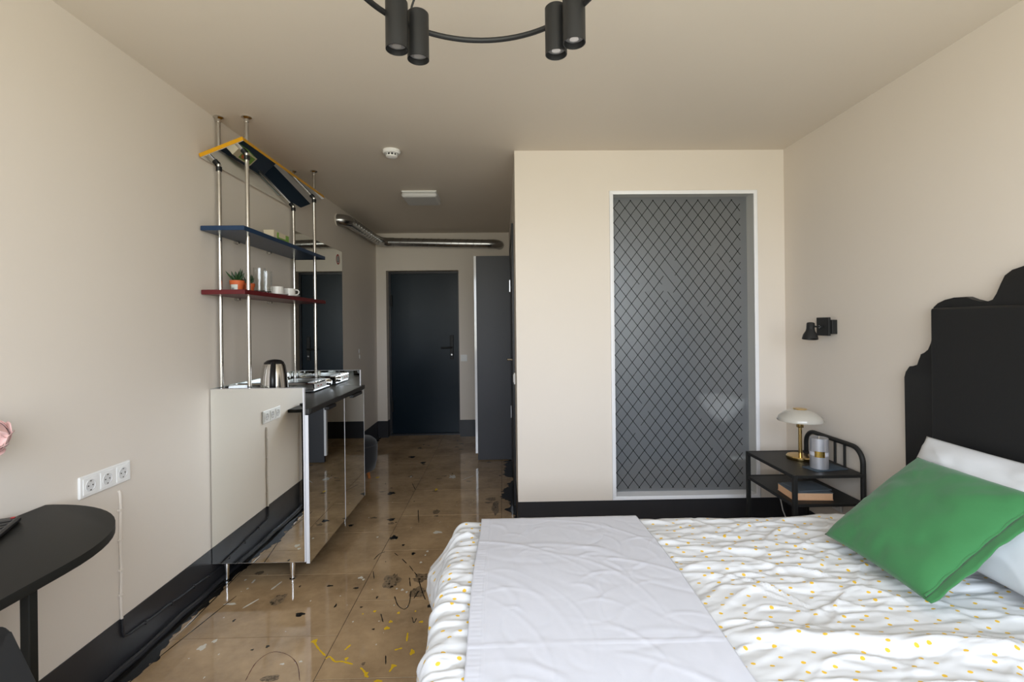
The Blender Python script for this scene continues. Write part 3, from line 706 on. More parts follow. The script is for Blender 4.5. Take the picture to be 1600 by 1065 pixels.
def shelf_things():
    Z1 = 1.559
    # two potted succulents
    rnd = random.Random(4)
    for (x, y, R, lab, tall) in ((-1.452, 2.640, 0.036, 'terracotta potted succulent with a white barcode label on the red shelf', 1.0), (-1.452, 2.756, 0.033, 'smaller terracotta potted succulent standing next to the drinking glasses', 0.8)):
        p = thing('potted_succulent', lab, 'potted plant', (x, y, Z1), group='succulents on the red shelf')
        h = 0.062 if tall > 0.9 else 0.056
        MB().lathe([(0.0, 0.0), (R * 0.74, 0.0), (R * 0.90, h * 0.66), (R * 1.0, h * 0.66), (R * 1.04, h), (R * 0.92, h), (R * 0.88, h * 0.86), (0.0, h * 0.86)], (x, y, Z1), 28).build('pot', 'terracotta', p)
        MB().lathe([(0.0, h * 0.9), (R * 0.88, h * 0.88)], (x, y, Z1), 20).build('soil', 'soil', p)
        n = 15
        for i in range(n):
            a = i * 2.399; lean = 0.25 + 0.75 * (i / n); ln = (0.062 if i % 3 else 0.078) * tall
            d = Vector((math.cos(a), math.sin(a), 0)); pts = []; rs = []
            for j in range(7):
                t = j / 6
                pts.append(Vector((x, y, Z1 + h * 0.88)) + d * (0.004 + ln * lean * 0.75 * t + 0.004 * math.sin(3 * t)) + Vector((0, 0, ln * (1.05 - 0.35 * lean) * t)))
                rs.append(0.0062 * (1 - t) ** 0.6 * (0.8 + 0.6 * math.sin(math.pi * t)) + 0.0004)
            MB().tube(pts, rs, 6).build('leaf', 'leaf', p)
        if tall > 0.9:
            mb = MB(); n = 10; lo, hi = 0.004, h * 0.63
            def pt(t, z):
                a = -2.25 + 1.25 * t; r = R * (0.745 + 0.155 * z / (h * 0.66)) + 0.0008
                return (x + r * math.cos(a), y + r * math.sin(a), Z1 + z)
            for i in range(n): mb.quad([pt(i / n, lo), pt((i + 1) / n, lo), pt((i + 1) / n, hi), pt(i / n, hi)])
            lb = mb.build('paper_label', 'sticker_white', p)
            mb = MB()
            def pt2(t, z):
                a = -2.25 + 1.25 * t; r = R * (0.745 + 0.155 * z / (h * 0.66)) + 0.0013
                return (x + r * math.cos(a), y + r * math.sin(a), Z1 + z)
            for i in range(7):
                t0 = 0.16 + i * 0.055; mb.quad([pt2(t0, 0.010), pt2(t0 + 0.03, 0.010), pt2(t0 + 0.03, 0.021), pt2(t0, 0.021)])
            mb.build('barcode', 'label_ink', lb)
    # tall glasses
    for (x, y, h, lab) in ((-1.435, 2.845, 0.155, 'taller clear drinking glass beside the succulents'), (-1.432, 2.918, 0.145, 'clear drinking glass between taller glass and white cup')):
        MBo = MB().lathe([(0.0, 0.0), (0.028, 0.0), (0.0305, 0.02), (0.032, h), (0.0305, h), (0.0285, 0.022), (0.0, 0.012)], (x, y, Z1), 36)
        g = MBo.build('drinking_glass', 'clear_glass'); g['label'] = lab; g['category'] = 'glass'; g['group'] = 'drinking glasses on the red shelf'
    # cups on saucers
    for (x, y, ha, lab, lab2) in ((-1.425, 3.040, -2.2, 'white porcelain cup nearer the glasses on the red shelf', 'white saucer under the cup nearer the glasses'), (-1.420, 3.200, 0.45, 'white porcelain cup at the far end of the red shelf', 'white saucer under the cup at the far shelf end')):
        sa = MB().lathe([(0.0, 0.0), (0.035, 0.0), (0.045, 0.004), (0.068, 0.012), (0.069, 0.014), (0.044, 0.007), (0.0, 0.006)], (x, y, Z1), 36).build('saucer', 'porcelain')
        sa['label'] = lab2; sa['category'] = 'saucer'; sa['group'] = 'white saucers on the red shelf'
        z = Z1 + 0.0065
        c = thing('cup', lab, 'cup', (x, y, z), group='white cups on the red shelf')
        MB().lathe([(0.0, 0.0), (0.033, 0.0), (0.038, 0.006), (0.040, 0.054), (0.0375, 0.054), (0.035, 0.01), (0.0, 0.007)], (x, y, z), 36).build('bowl', 'porcelain', c)
        d = Vector((math.cos(ha), math.sin(ha), 0)); o = Vector((x, y, z))
        MB().tube([o + d * r + Vector((0, 0, zz)) for r, zz in ((0.037, 0.046), (0.052, 0.047), (0.060, 0.038), (0.060, 0.026), (0.052, 0.016), (0.038, 0.014))], 0.004, 8).build('handle', 'porcelain', c)
    # two cartons on the blue shelf
    Z2 = 1.886
    bk = thing('green_carton', 'small green printed carton on the blue shelf', 'carton', (-1.46, 3.15, Z2))
    a0, a1, b0, b1, hh = -1.497, -1.430, 3.068, 3.232, 0.086
    box('carton', 'green_print', (a0, a1, b0, b1, Z2, Z2 + hh), bk, 0.001)
    box('top_panel', 'cream_paper', (a0 - 0.0004, a1 + 0.0004, b0 - 0.0004, b1 + 0.0004, Z2 + hh - 0.002, Z2 + hh + 0.0006), bk, 0)
    box('print_shape', 'green_print', (a0 + 0.008, a1 - 0.008, b0 + 0.012, b1 - 0.012, Z2 + hh + 0.0004, Z2 + hh + 0.0012), bk, 0)
    MB().lathe([(0.0, 0.0), (0.017, 0.0)], (-1.466, 3.115, Z2 + hh + 0.0016), 18, sy=1.5).build('print_shape', 'orange_print', bk)
    box('print_shape', 'label_ink', (-1.474, -1.452, 3.150, 3.180, Z2 + hh + 0.0012, Z2 + hh + 0.0017), bk, 0)
    box('print_shape', 'cream_paper', (a1, a1 + 0.0006, b0 + 0.02, b1 - 0.05, Z2 + 0.055, Z2 + 0.085), bk, 0)
    cb = thing('cream_box', 'small cream cardboard box beside the green carton', 'box', (-1.46, 3.04, Z2))
    box('carton', 'cream_paper', (-1.492, -1.430, 3.018, 3.062, Z2, Z2 + 0.088), cb, 0.001)
    box('lid_flap', 'cream_paper', (-1.493, -1.429, 3.017, 3.063, Z2 + 0.078, Z2 + 0.090), cb, 0.0005)
shelf_things()

def ottoman():
    x, y = -1.325, 4.19
    o = thing('ottoman', 'round charcoal fabric ottoman with orange wooden legs behind the cabinet', 'ottoman', (x, y, 0))
    MB().lathe([(0.0, 0.10), (0.15, 0.10), (0.19, 0.12), (0.208, 0.20), (0.213, 0.30), (0.20, 0.36), (0.17, 0.385), (0.0, 0.395)], (x, y, 0), 40).build('seat', 'dark_fabric', o, angle=60)
    MB().tube([(x + 0.208 * math.cos(i * math.pi / 20), y + 0.208 * math.sin(i * math.pi / 20), 0.335) for i in range(40)], 0.004, 6, closed=True).build('piping', 'dark_fabric', o)
    for a in (-0.75, 0.85, 2.4, 4.0):
        d = Vector((math.cos(a), math.sin(a), 0))
        MB().tube([Vector((x, y, 0.12)) + d * 0.135, Vector((x, y, 0.0)) + d * 0.165], [0.022, 0.012], 12).build('leg', 'orange_wood', o)
ottoman()

# ------------------------------------------------------------------ ducts, ceiling and wall fittings
def duct():
    d = thing('ventilation_duct', 'galvanised spiral ventilation duct turning along the corridor walls', 'duct', (XL, 5.2, 2.35))
    z0 = 2.365; xw = -1.462; yf = 5.775; R = 0.052
    def arc(c, a0, a1, r, u, v, n=8): return [Vector(c) + r * (math.cos(a0 + (a1 - a0) * i / n) * Vector(u) + math.sin(a0 + (a1 - a0) * i / n) * Vector(v)) for i in range(n + 1)]
    el = arc((XL + 0.0, 4.50 + 0.082, z0), -math.pi / 2, 0, 0.082, (1, 0, 0), (0, 1, 0))
    MB().tube([(XL + 0.001, 4.50, z0)] + el, R + 0.002, 24).build('elbow', 'galvanised', d)
    MB().tube([(xw, 4.575, z0), (xw, 5.70, z0 + 0.01)], R, 24).build('pipe', 'galvanised', d)
    MB().tube([(xw, 5.62, z0 + 0.01), (xw + 0.01, 5.69, z0 + 0.01), (xw + 0.035, 5.74, z0 + 0.01), (xw + 0.085, yf, z0 + 0.01), (xw + 0.16, yf, z0 + 0.01)], R + 0.003, 24).build('elbow', 'galvanised', d)
    MB().tube([(xw + 0.14, yf, z0 + 0.01), (-0.15, yf, z0 - 0.02)], R, 24).build('pipe', 'galvanised', d)
    MB().tube([(-0.17, yf, z0 - 0.02), (-0.10, yf, z0 - 0.021), (-0.055, yf + 0.02, z0 - 0.022), (-0.032, yf + 0.06, z0 - 0.022), (-0.03, YF - 0.001, z0 - 0.022)], R + 0.003, 24).build('elbow', 'galvanised', d)
    # seams of the spiral
    for i in range(11):
        y = 4.66 + i * 0.088
        MB().tube([(xw + (R + 0.0008) * math.cos(a), y + 0.02 * math.sin(a / 2), z0 + 0.004 + (R + 0.0008) * math.sin(a)) for a in [2 * math.pi * k / 24 for k in range(24)]], 0.0022, 5, closed=True).build('seam', 'galvanised', d)
    for i in range(12):
        x = -1.22 + i * 0.088
        zz = z0 + 0.01 - 0.03 * (x + 1.3) / 1.15
        MB().tube([(x + 0.03 * math.cos(a / 2), yf + (R + 0.0008) * math.cos(a), zz + (R + 0.0008) * math.sin(a)) for a in [2 * math.pi * k / 24 for k in range(25)]], 0.0022, 5).build('seam', 'galvanised', d)
    MB().tube([(XL + 0.004, 4.50 + 0.056 * math.cos(2 * math.pi * k / 24), z0 + 0.056 * math.sin(2 * math.pi * k / 24)) for k in range(24)], 0.005, 6, closed=True).build('sealant_ring', 'wall_paint', d)
duct()

def ceiling_fittings():
    s = thing('smoke_detector', 'round white smoke detector on the ceiling', 'smoke detector', (-0.708, 3.105, H))
    c = (-0.708, 3.105, H)
    MB().lathe([(0.0, 0.0), (0.056, 0.0), (0.057, -0.012), (0.050, -0.022), (0.040, -0.024), (0.0, -0.024)], c, 36).build('body', 'white_plastic', s)
    MB().lathe([(0.0, -0.022), (0.034, -0.022), (0.034, -0.036), (0.0, -0.036)], c, 32).build('grille', 'black_plastic', s)
    for i in range(10):
        a = 2 * math.pi * i / 10
        MB().box(-0.004, 0.004, 0.0325, 0.0365, -0.037, -0.020, 0.001, Matrix.Translation(c) @ Matrix.Rotation(a, 4, 'Z')).build('rib', 'white_plastic', s)
    MB().lathe([(0.0, -0.036), (0.037, -0.036), (0.036, -0.042), (0.024, -0.048), (0.0, -0.050)], c, 32).build('cap', 'white_plastic', s)
    l = thing('ceiling_lamp', 'square white plastic ceiling lamp in the corridor, switched off', 'ceiling lamp', (-0.692, 4.165, H))
    box('base', 'white_plastic', (-0.838, -0.546, 4.019, 4.311, H - 0.012, H), l, 0.002)
    t = MB(); t.box(-0.842, -0.542, 4.015, 4.315, H - 0.056, H - 0.010, 0.022)
    t.build('diffuser', 'lamp_plastic', l, angle=80, wn=True)
ceiling_fittings()

def chandelier():
    cx, cy, R, z = -0.054, 1.09, 0.317, 2.2
    c = thing('ring_chandelier', 'black ring chandelier with cylindrical spotlights below the ceiling', 'chandelier', (cx, cy, H))
    MB().tube([(cx + R * math.cos(2 * math.pi * i / 96), cy + R * math.sin(2 * math.pi * i / 96), z) for i in range(96)], 0.0075, 10, closed=True).build('ring', 'black_satin', c)
    MB().lathe([(0.0, 0.0), (0.06, 0.0), (0.06, -0.03), (0.0, -0.03)], (cx, cy, H), 36).build('canopy', 'black_satin', c)
    heads = [(-0.277, 1.292), (-0.228, 1.340), (0.156, 1.315), (0.198, 1.262)]
    heads += [(2 * cx - x, 2 * cy - y) for x, y in heads]
    for i, (x, y) in enumerate(heads):
        h = MB().lathe([(0.0, 0.036), (0.027, 0.036), (0.030, 0.033), (0.030, -0.094), (0.0275, -0.094), (0.0265, -0.078), (0.0, -0.078)], (x, y, z), 36).build('spot_head', 'black_satin', c)
        MB().lathe([(0.0, -0.0835), (0.012, -0.0835), (0.0135, -0.0815), (0.024, -0.0800), (0.0262, -0.0786), (0.0, -0.0782)], (x, y, z), 28).build('bulb', 'lens_glass', h)
    for a in (math.radians(128), math.radians(248), math.radians(8)):
        x, y = cx + R * math.cos(a), cy + R * math.sin(a)
        MB().tube([(x, y, z), (x, y, z + 0.03), (x + (cx - x) * 0.03, y + (cy - y) * 0.03, z + 0.05), (cx + (x - cx) * 0.12, cy + (y - cy) * 0.12, H - 0.02)], 0.0032, 8).build('suspension_cable', 'black_satin', c)
        MB().cyl((x, y, z - 0.006), (x, y, z + 0.022), 0.0075, seg=14).build('cable_grip', 'black_satin', c)
chandelier()

def sconce():
    s = thing('wall_sconce', 'small black spotlight sconce on the cream wall by the bed', 'wall lamp', (XR, 2.68, 1.33))
    box('wall_plate', 'black_metal', (XR - 0.030, XR, 2.628, 2.732, 1.290, 1.370), s, 0.002)
    box('front_plate', 'black_metal', (XR - 0.042, XR - 0.029, 2.640, 2.745, 1.280, 1.384), s, 0.002)
    MB().tube([(XR - 0.04, 2.69, 1.331), (XR - 0.075, 2.69, 1.331), (XR - 0.096, 2.695, 1.335)], 0.005, 10).build('arm', 'black_metal', s)
    MB().cyl((XR - 0.062, 2.69, 1.331), (XR - 0.055, 2.69, 1.331), 0.008, seg=12).build('joint', 'chrome', s)
    M = Matrix.Translation((XR - 0.105, 2.70, 1.350)) @ Matrix.Rotation(math.radians(8), 4, 'Y') @ Matrix.Rotation(math.radians(-8), 4, 'X')
    MB().lathe([(0.0, 0.004), (0.018, 0.004), (0.0205, 0.0), (0.021, -0.030), (0.024, -0.044), (0.036, -0.066), (0.041, -0.090), (0.0395, -0.090), (0.034, -0.068), (0.021, -0.046), (0.0, -0.040)], (0, 0, 0), 32, M=M).build('lamp_shade', 'black_satin', s)
    MB().lathe([(0.0, -0.080), (0.018, -0.076), (0.022, -0.060), (0.014, -0.045), (0.0, -0.042)], (0, 0, 0), 20, M=M).build('bulb', 'milk_glass', s)
sconce()

def socket(xw, side, y0, y1, z0, z1, lab, n=3):
    """row of sockets on a wall at x = xw; side = +1 faces +X"""
    s = thing('wall_socket', lab, 'socket', (xw, (y0 + y1) / 2, z0))
    X = lambda d: xw + side * d
    def bx(name, d0, d1, a, b, c, d, m, par, bev=0.001):
        return box(name, m, (min(X(d0), X(d1)), max(X(d0), X(d1)), a, b, c, d), par, bev)
    bx('frame', 0.0, 0.010, y0, y1, z0, z1, 'white_plastic', s, 0.004)
    p = (y1 - y0 - 0.012) / n
    for i in range(n):
        yc = y0 + 0.006 + p * (i + 0.5); zc = (z0 + z1) / 2; h = min(p, z1 - z0) * 0.40
        q = bx('insert', 0.010, 0.0125, yc - h, yc + h, zc - h, zc + h, 'white_plastic', s, 0.0008)
        M = Matrix.Translation((X(0.0126), yc, zc)) @ Matrix.Rotation(side * math.pi / 2, 4, 'Y')
        MB().lathe([(0.0, 0.0003), (0.0185, 0.0003), (0.0200, 0.0018), (0.0215, 0.0018), (0.0222, 0.0)], (0, 0, 0), 32, M=M).build('cup_ring', 'lamp_plastic', q)
        for dy in (-0.0095, 0.0095):
            MB().cyl((X(0.0125), yc + dy, zc), (X(0.0136), yc + dy, zc), 0.0026, seg=10).build('hole', 'black_plastic', q)
        for dz in (-0.0165, 0.0165):
            bx('earth_clip', 0.0125, 0.0145, yc - 0.003, yc + 0.003, zc + dz - 0.002, zc + dz + 0.002, 'steel', q, 0.0004)
    return s
socket(XL, 1, 1.750, 1.988, 0.745, 0.827, 'white triple power socket on the cream wall above the desk end')
socket(XR, -1, 2.60, 2.68, 0.30, 0.38, 'single white power socket low on the wall behind the nightstand', 1)

def switches():
    def sw(name, lab, b, rock, ax):
        s = thing(name, lab, 'switch', ((b[0] + b[1]) / 2, (b[2] + b[3]) / 2, b[4]))
        box('frame', 'white_plastic', b, s, 0.002); box('rocker', 'white_plastic', rock, s, 0.001)
    sw('light_switch', 'white light switch beside the dark entrance door', (-0.523, -0.442, YF - 0.010, YF, 0.924, 1.006), (-0.510, -0.455, YF - 0.013, YF - 0.009, 0.937, 0.993), 'y')
    sw('light_switch', 'white light switch seen edge on at the partition corner', (XC - 0.011, XC, 3.50, 3.58, 0.925, 1.007), (XC - 0.015, XC - 0.010, 3.513, 3.567, 0.938, 0.994), 'x')
    for (y, z, lab) in ((5.145, 1.100, 'upper white filler patch on the corridor wall'), (5.165, 1.040, 'lower white filler patch on the corridor wall')):
        M = Matrix.Translation((XL, y, z)) @ Matrix.Rotation(math.pi / 2, 4, 'Y')
        o = MB().lathe([(0.024, 0.0), (0.022, 0.0025), (0.012, 0.0035), (0.0, 0.004)], (0, 0, 0), 20, M=M, sy=0.8).build('wall_plug_patch', 'white_plastic')
        o['label'] = lab; o['category'] = 'filler patch'
    # cable on the left wall
    c = thing('wall_cable', 'painted-over electric cable clipped below the triple socket', 'cable', (XL, 1.93, 0.1))
    y = 1.936
    MB().tube([(XL, y, 0.716), (XL + 0.004, y, 0.71)] + [(XL + 0.0065, y + 0.002 * math.sin(k * 1.3), 0.70 - k * 0.0495) for k in range(11)], 0.0055, 8).build('white_run', 'wall_paint', c)
    pts = [(XL + 0.010, y, ZB), (XL + 0.010, y + 0.001, 0.150), (XL + 0.010, y + 0.008, 0.130), (XL + 0.010, y + 0.03, 0.122)]
    for k in range(1, 19): pts.append((XL + 0.010, y + 0.03 + k * 0.03, 0.122 - 0.0022 * k + 0.0015 * math.sin(k)))
    pts += [(XL + 0.010, 2.62 + k * 0.1, 0.078) for k in range(20)]
    MB().tube(pts, 0.0052, 8).build('black_run', 'black_paint', c)
    for z in (0.64, 0.52, 0.40, 0.30):
        box('clip', 'wall_paint', (XL, XL + 0.013, y - 0.009, y + 0.007, z - 0.004, z + 0.004), c, 0.001)
    for yy in (2.06, 2.22, 2.38, 2.5):
        box('clip', 'black_paint', (XL + 0.004, XL + 0.016, yy - 0.005, yy + 0.005, 0.122 - 0.073 * (yy - 1.966) - 0.010, 0.122 - 0.073 * (yy - 1.966) + 0.008), c, 0.001)
switches()

# ------------------------------------------------------------------ bed
BX0, BX1, BY0, BY1 = -0.175, 1.79, 0.56, 2.095     # mattress outline
def bed():
    b = thing('bed', 'double bed with a tall scalloped black headboard against the wall', 'bed', (0.85, 1.34, 0))
    box('base', 'black_metal', (BX0 + 0.03, BX1, BY0 + 0.03, BY1 - 0.03, 0.12, 0.25), b, 0.004)
    box('mattress', 'pillow_white', (BX0, BX1, BY0, BY1, 0.25, 0.455), b, 0.04)
    for x in (BX0 + 0.10, BX1 - 0.10):
        for y in (BY0 + 0.10, BY1 - 0.10): box('leg', 'black_metal', (x - 0.03, x + 0.03, y - 0.03, y + 0.03, 0, 0.125), b)
    half = [(2.140, 0.12), (2.147, 1.102), (2.139, 1.128), (2.119, 1.154), (2.098, 1.157), (2.073, 1.161), (2.068, 1.186), (2.060, 1.213), (2.040, 1.220), (2.018, 1.232), (2.004, 1.262), (1.999, 1.30), (1.996, 1.36), (1.996, 1.416), (1.975, 1.433), (1.945, 1.445), (1.90, 1.452), (1.850, 1.452), (1.826, 1.440), (1.800, 1.428), (1.770, 1.424), (1.745, 1.432), (1.730, 1.456), (1.722, 1.490), (1.706, 1.522), (1.680, 1.540), (1.640, 1.548), (1.55, 1.560), (1.44, 1.572), (1.34, 1.576)]
    poly = half + [(2.68 - y, z) for (y, z) in half[-2::-1]]
    hb = MB().prism(poly, 1.832, 1.8635, 'x', 0.004).build('headboard', 'leather', b)
    MB().box(1.802, 1.834, 0.700, 1.980, 0.30, 1.412, 0.012).build('padded_panel', 'leather', hb, angle=80, wn=True)
bed()

def lowfreq(x, y): return 0.007 * vnoise(x * 1.7 + 3.1, y * 2.3 + 5.2)
def wrinkle(x, y):
    w = 0.55 * vnoise(x * 2.1 + 7, y * 2.6 + 1.3)
    a = vnoise(x * 1.9 + 4.4 + 0.4 * w, y * 9.5 + 2.2 * w + 0.7 * x)
    b = vnoise(x * 4.0 + 1.1, y * 25 + 3.5 * w + 11.0 - 1.3 * x)
    c = vnoise(x * 9 + 21.0, y * 36 + 2.5 + 2 * w)
    e = (1 - np.abs(vnoise(x * 7.5 + 3.7, y * 46 + 5 * w - 2.2 * x))) ** 3
    amp = 0.55 + 0.45 * vnoise(x * 2.6 + 31, y * 2.2 + 17)
    return 0.0085 * (1 - np.abs(a)) ** 4 + amp * 0.0095 * (1 - np.abs(b)) ** 3 + 0.0022 * c + 0.0040 * e * amp - 0.005

def drape(X, Y, z0, hang_r=0.05, flare=0.10, disp=None, x_edge=BX0, y_far=BY1, y_near=BY0):
    """lay a flat cloth (X, Y) over the mattress and let it hang beyond the edges"""
    dx = np.minimum(X - x_edge, 0.0)
    dy = np.where(Y > y_far, Y - y_far, np.where(Y < y_near, Y - y_near, 0.0))
    d = np.sqrt(dx ** 2 + dy ** 2)
    dd = np.maximum(d, 1e-9); ux, uy = dx / dd, dy / dd
    r = hang_r; a = np.minimum(d / r, math.pi / 2)
    rest = np.maximum(d - r * math.pi / 2, 0)
    corner = np.minimum(np.abs(dx), np.abs(dy)) / np.maximum(np.maximum(np.abs(dx), np.abs(dy)), 1e-6)
    fl = flare + 0.22 * corner * (d > 0)
    off = r * np.sin(a) + rest * fl + 0.085 * np.exp(-((Y - 1.97) / 0.14) ** 2) * np.clip((-dx - 0.05) / 0.12, 0, 1) ** 1.3 * np.clip((0.33 + dx) / 0.15 + 0.35, 0, 1)
    drop = r * (1 - np.cos(a)) + rest * np.sqrt(np.maximum(1 - fl ** 2, 0.1))
    side = np.sin(a)
    h = disp if disp is not None else np.zeros_like(X)
    PX = np.where(X < x_edge, x_edge, X) + ux * (off + side * h)
    PY = np.clip(Y, y_near, y_far) + uy * (off + side * h)
    PZ = z0 - drop + np.cos(a) * h
    return np.stack([PX, PY, PZ], -1)

def crease(X, Y, px, py, an, ln, wd, am):
    c, s = math.cos(an), math.sin(an)
    a = (X - px) * c + (Y - py) * s; b = -(X - px) * s + (Y - py) * c
    b = b + 0.35 * a * a / ln * (1 if am > 0 else -1)
    return am * np.exp(-(b / wd) ** 2 - (a / ln) ** 2)

def bedding():
    z0 = 0.492
    xs = np.linspace(BX0 - 0.33, BX1 - 0.005, 290); ys = np.linspace(BY0 - 0.30, BY1 + 0.32, 300)
    X, Y = np.meshgrid(xs, ys, indexing='ij')
    mask = 1 - 0.85 * (1 / (1 + np.exp(-(X + 0.09) * 90))) * (1 / (1 + np.exp((X - 0.57) * 60)))
    head = 1 - 0.8 / (1 + np.exp(-(X - 1.60) * 40))
    ruff = 0.0042 * np.sin(Y * 95 + 5 * vnoise(X * 3, Y * 5)) * np.exp(-((X + 0.19) / 0.10) ** 2) * (0.6 + 0.4 * vnoise(Y * 9, X * 2))
    wr = wrinkle(X, Y)
    cr = random.Random(29)
    for k in range(230):
        px = cr.uniform(0.6, 1.65) if k % 5 else cr.uniform(-0.25, -0.1); py = cr.uniform(0.8, 2.1)
        wr = wr + crease(X, Y, px, py, cr.gauss(0.0, 0.28), cr.uniform(0.05, 0.22), cr.uniform(0.005, 0.014), cr.uniform(0.003, 0.009) * cr.choice((1, 1, -0.6)))
    disp = lowfreq(X, Y) + wr * mask * head + ruff
    big = 0.020 * np.exp(-((Y - 1.27 - 0.05 * np.sin(X * 3)) / 0.030) ** 2) * (1 / (1 + np.exp(-(X - 0.66) * 30)))
    big += 0.015 * np.exp(-((Y - 1.05 + 0.06 * np.sin(X * 2.2)) / 0.022) ** 2) * (1 / (1 + np.exp(-(X - 0.62) * 30)))
    disp = disp + big * head
    P = drape(X, Y, z0, disp=disp)
    P[..., 2] = np.maximum(P[..., 2], 0.02)
    mb = MB(); mb.grid(P, np.stack([X, Y], -1))
    d = mb.build('duvet', 'duvet_cotton', angle=180)
    d['label'] = 'rumpled white duvet with small yellow dots covering the bed'; d['category'] = 'duvet'
    # plain sheet folded across the foot half
    xa = np.linspace(0, 1, 150); ys = np.linspace(BY0 - 0.28, BY1 + 0.30, 280)
    U, Y = np.meshgrid(xa, ys, indexing='ij')
    x0 = -0.107 + 0.004 * np.sin(Y * 7); x1 = 0.592 + 0.010 * np.sin(Y * 4.1 + 0.8) + 0.018 * (1.55 - Y)
    X = x0 + (x1 - x0) * U
    h = lowfreq(X, Y) + 0.0125
    w = 0.4 * vnoise(X * 3 + 9, Y * 3 + 2)
    f3 = vnoise(X * 26 + 2, Y * 22 + 7)
    cr = random.Random(17)
    for k in range(120):
        px = cr.uniform(-0.05, 0.58); py = cr.uniform(0.75, 2.08)
        small = k > 30
        an = cr.gauss(-0.75, 0.55) if not small else cr.uniform(-1.4, 1.4)
        ln = cr.uniform(0.03, 0.10) if small else cr.uniform(0.12, 0.34)
        h = h + crease(X, Y, px, py, an, ln, cr.uniform(0.004, 0.011) * (1 if small else 1.5), cr.uniform(0.0005, 0.0022) * cr.choice((1, 1, -0.7)))
    h = h + 0.0004 * f3
    h = h + 0.0022 * np.exp(-((Y - 1.268 - 0.012 * X) / 0.0035) ** 2)          # pressed fold line
    h = h - 0.0011 * (np.abs(U - 0.058) < 0.004)                                # stitched hem
    h = h + 0.0009 * np.sin(Y * 330) * (U < 0.054)
    P = drape(X, Y, z0, disp=h + 0.004, flare=0.13)
    mb = MB(); mb.grid(P)
    s = mb.build('bed_sheet', 'sheet_white', angle=180)
    s['label'] = 'plain pale grey-white sheet spread across the foot half of the bed'; s['category'] = 'sheet'
    so = s.modifiers.new('thick', 'SOLIDIFY'); so.thickness = 0.0025; so.offset = 1.0
bedding()

def cushion_mesh(C, e1, e2, a, b, tf, tb, seed, n=44, pinch=0.06, wr=0.006, rnd_pow=2.6):
    n3 = Vector(e1).cross(Vector(e2)).normalized(); e1 = Vector(e1).normalized(); e2 = Vector(e2).normalized()
    s = np.linspace(-1, 1, n); S_, T_ = np.meshgrid(s, s, indexing='ij')
    S_ = np.sign(S_) * np.abs(S_) ** 0.8; T_ = np.sign(T_) * np.abs(T_) ** 0.8
    x = a * S_ * (1 - pinch * (1 - T_ ** 2)); y = b * T_ * (1 - pinch * (1 - S_ ** 2))
    prof = np.maximum((1 - np.abs(S_) ** rnd_pow) * (1 - np.abs(T_) ** rnd_pow), 0) ** 0.55
    edge = np.maximum(np.abs(S_), np.abs(T_))
    w = vnoise(S_ * 2.2 + seed, T_ * 2.2 + seed * 2) + 0.6 * vnoise(S_ * 5 + seed * 3, T_ * 5 + 1)
    ang = np.arctan2(T_, S_); rad = np.sqrt(S_ ** 2 + T_ ** 2)
    w = w + 1.2 * (1 - np.abs(vnoise(ang * 6 + seed, rad * 1.2))) ** 4 * np.clip(rad - 0.35, 0, 1)
    mb = MB(); bm = mb.bm
    def lay(sign, th):
        hh = sign * (th * prof + wr * w * np.minimum(prof * 1.6, 1))
        V = [[bm.verts.new(Vector(C) + e1 * float(x[i, j]) + e2 * float(y[i, j]) + n3 * float(hh[i, j])) for j in range(n)] for i in range(n)]
        for i in range(n - 1):
            for j in range(n - 1):
                q = (V[i][j], V[i + 1][j], V[i + 1][j + 1], V[i][j + 1])
                bm.faces.new(q if sign > 0 else q[::-1])
    lay(1, tf); lay(-1, tb)
    bmesh.ops.remove_doubles(bm, verts=bm.verts[:], dist=0.0004)
    bmesh.ops.recalc_face_normals(bm, faces=bm.faces[:])
    return mb, e1, e2, n3

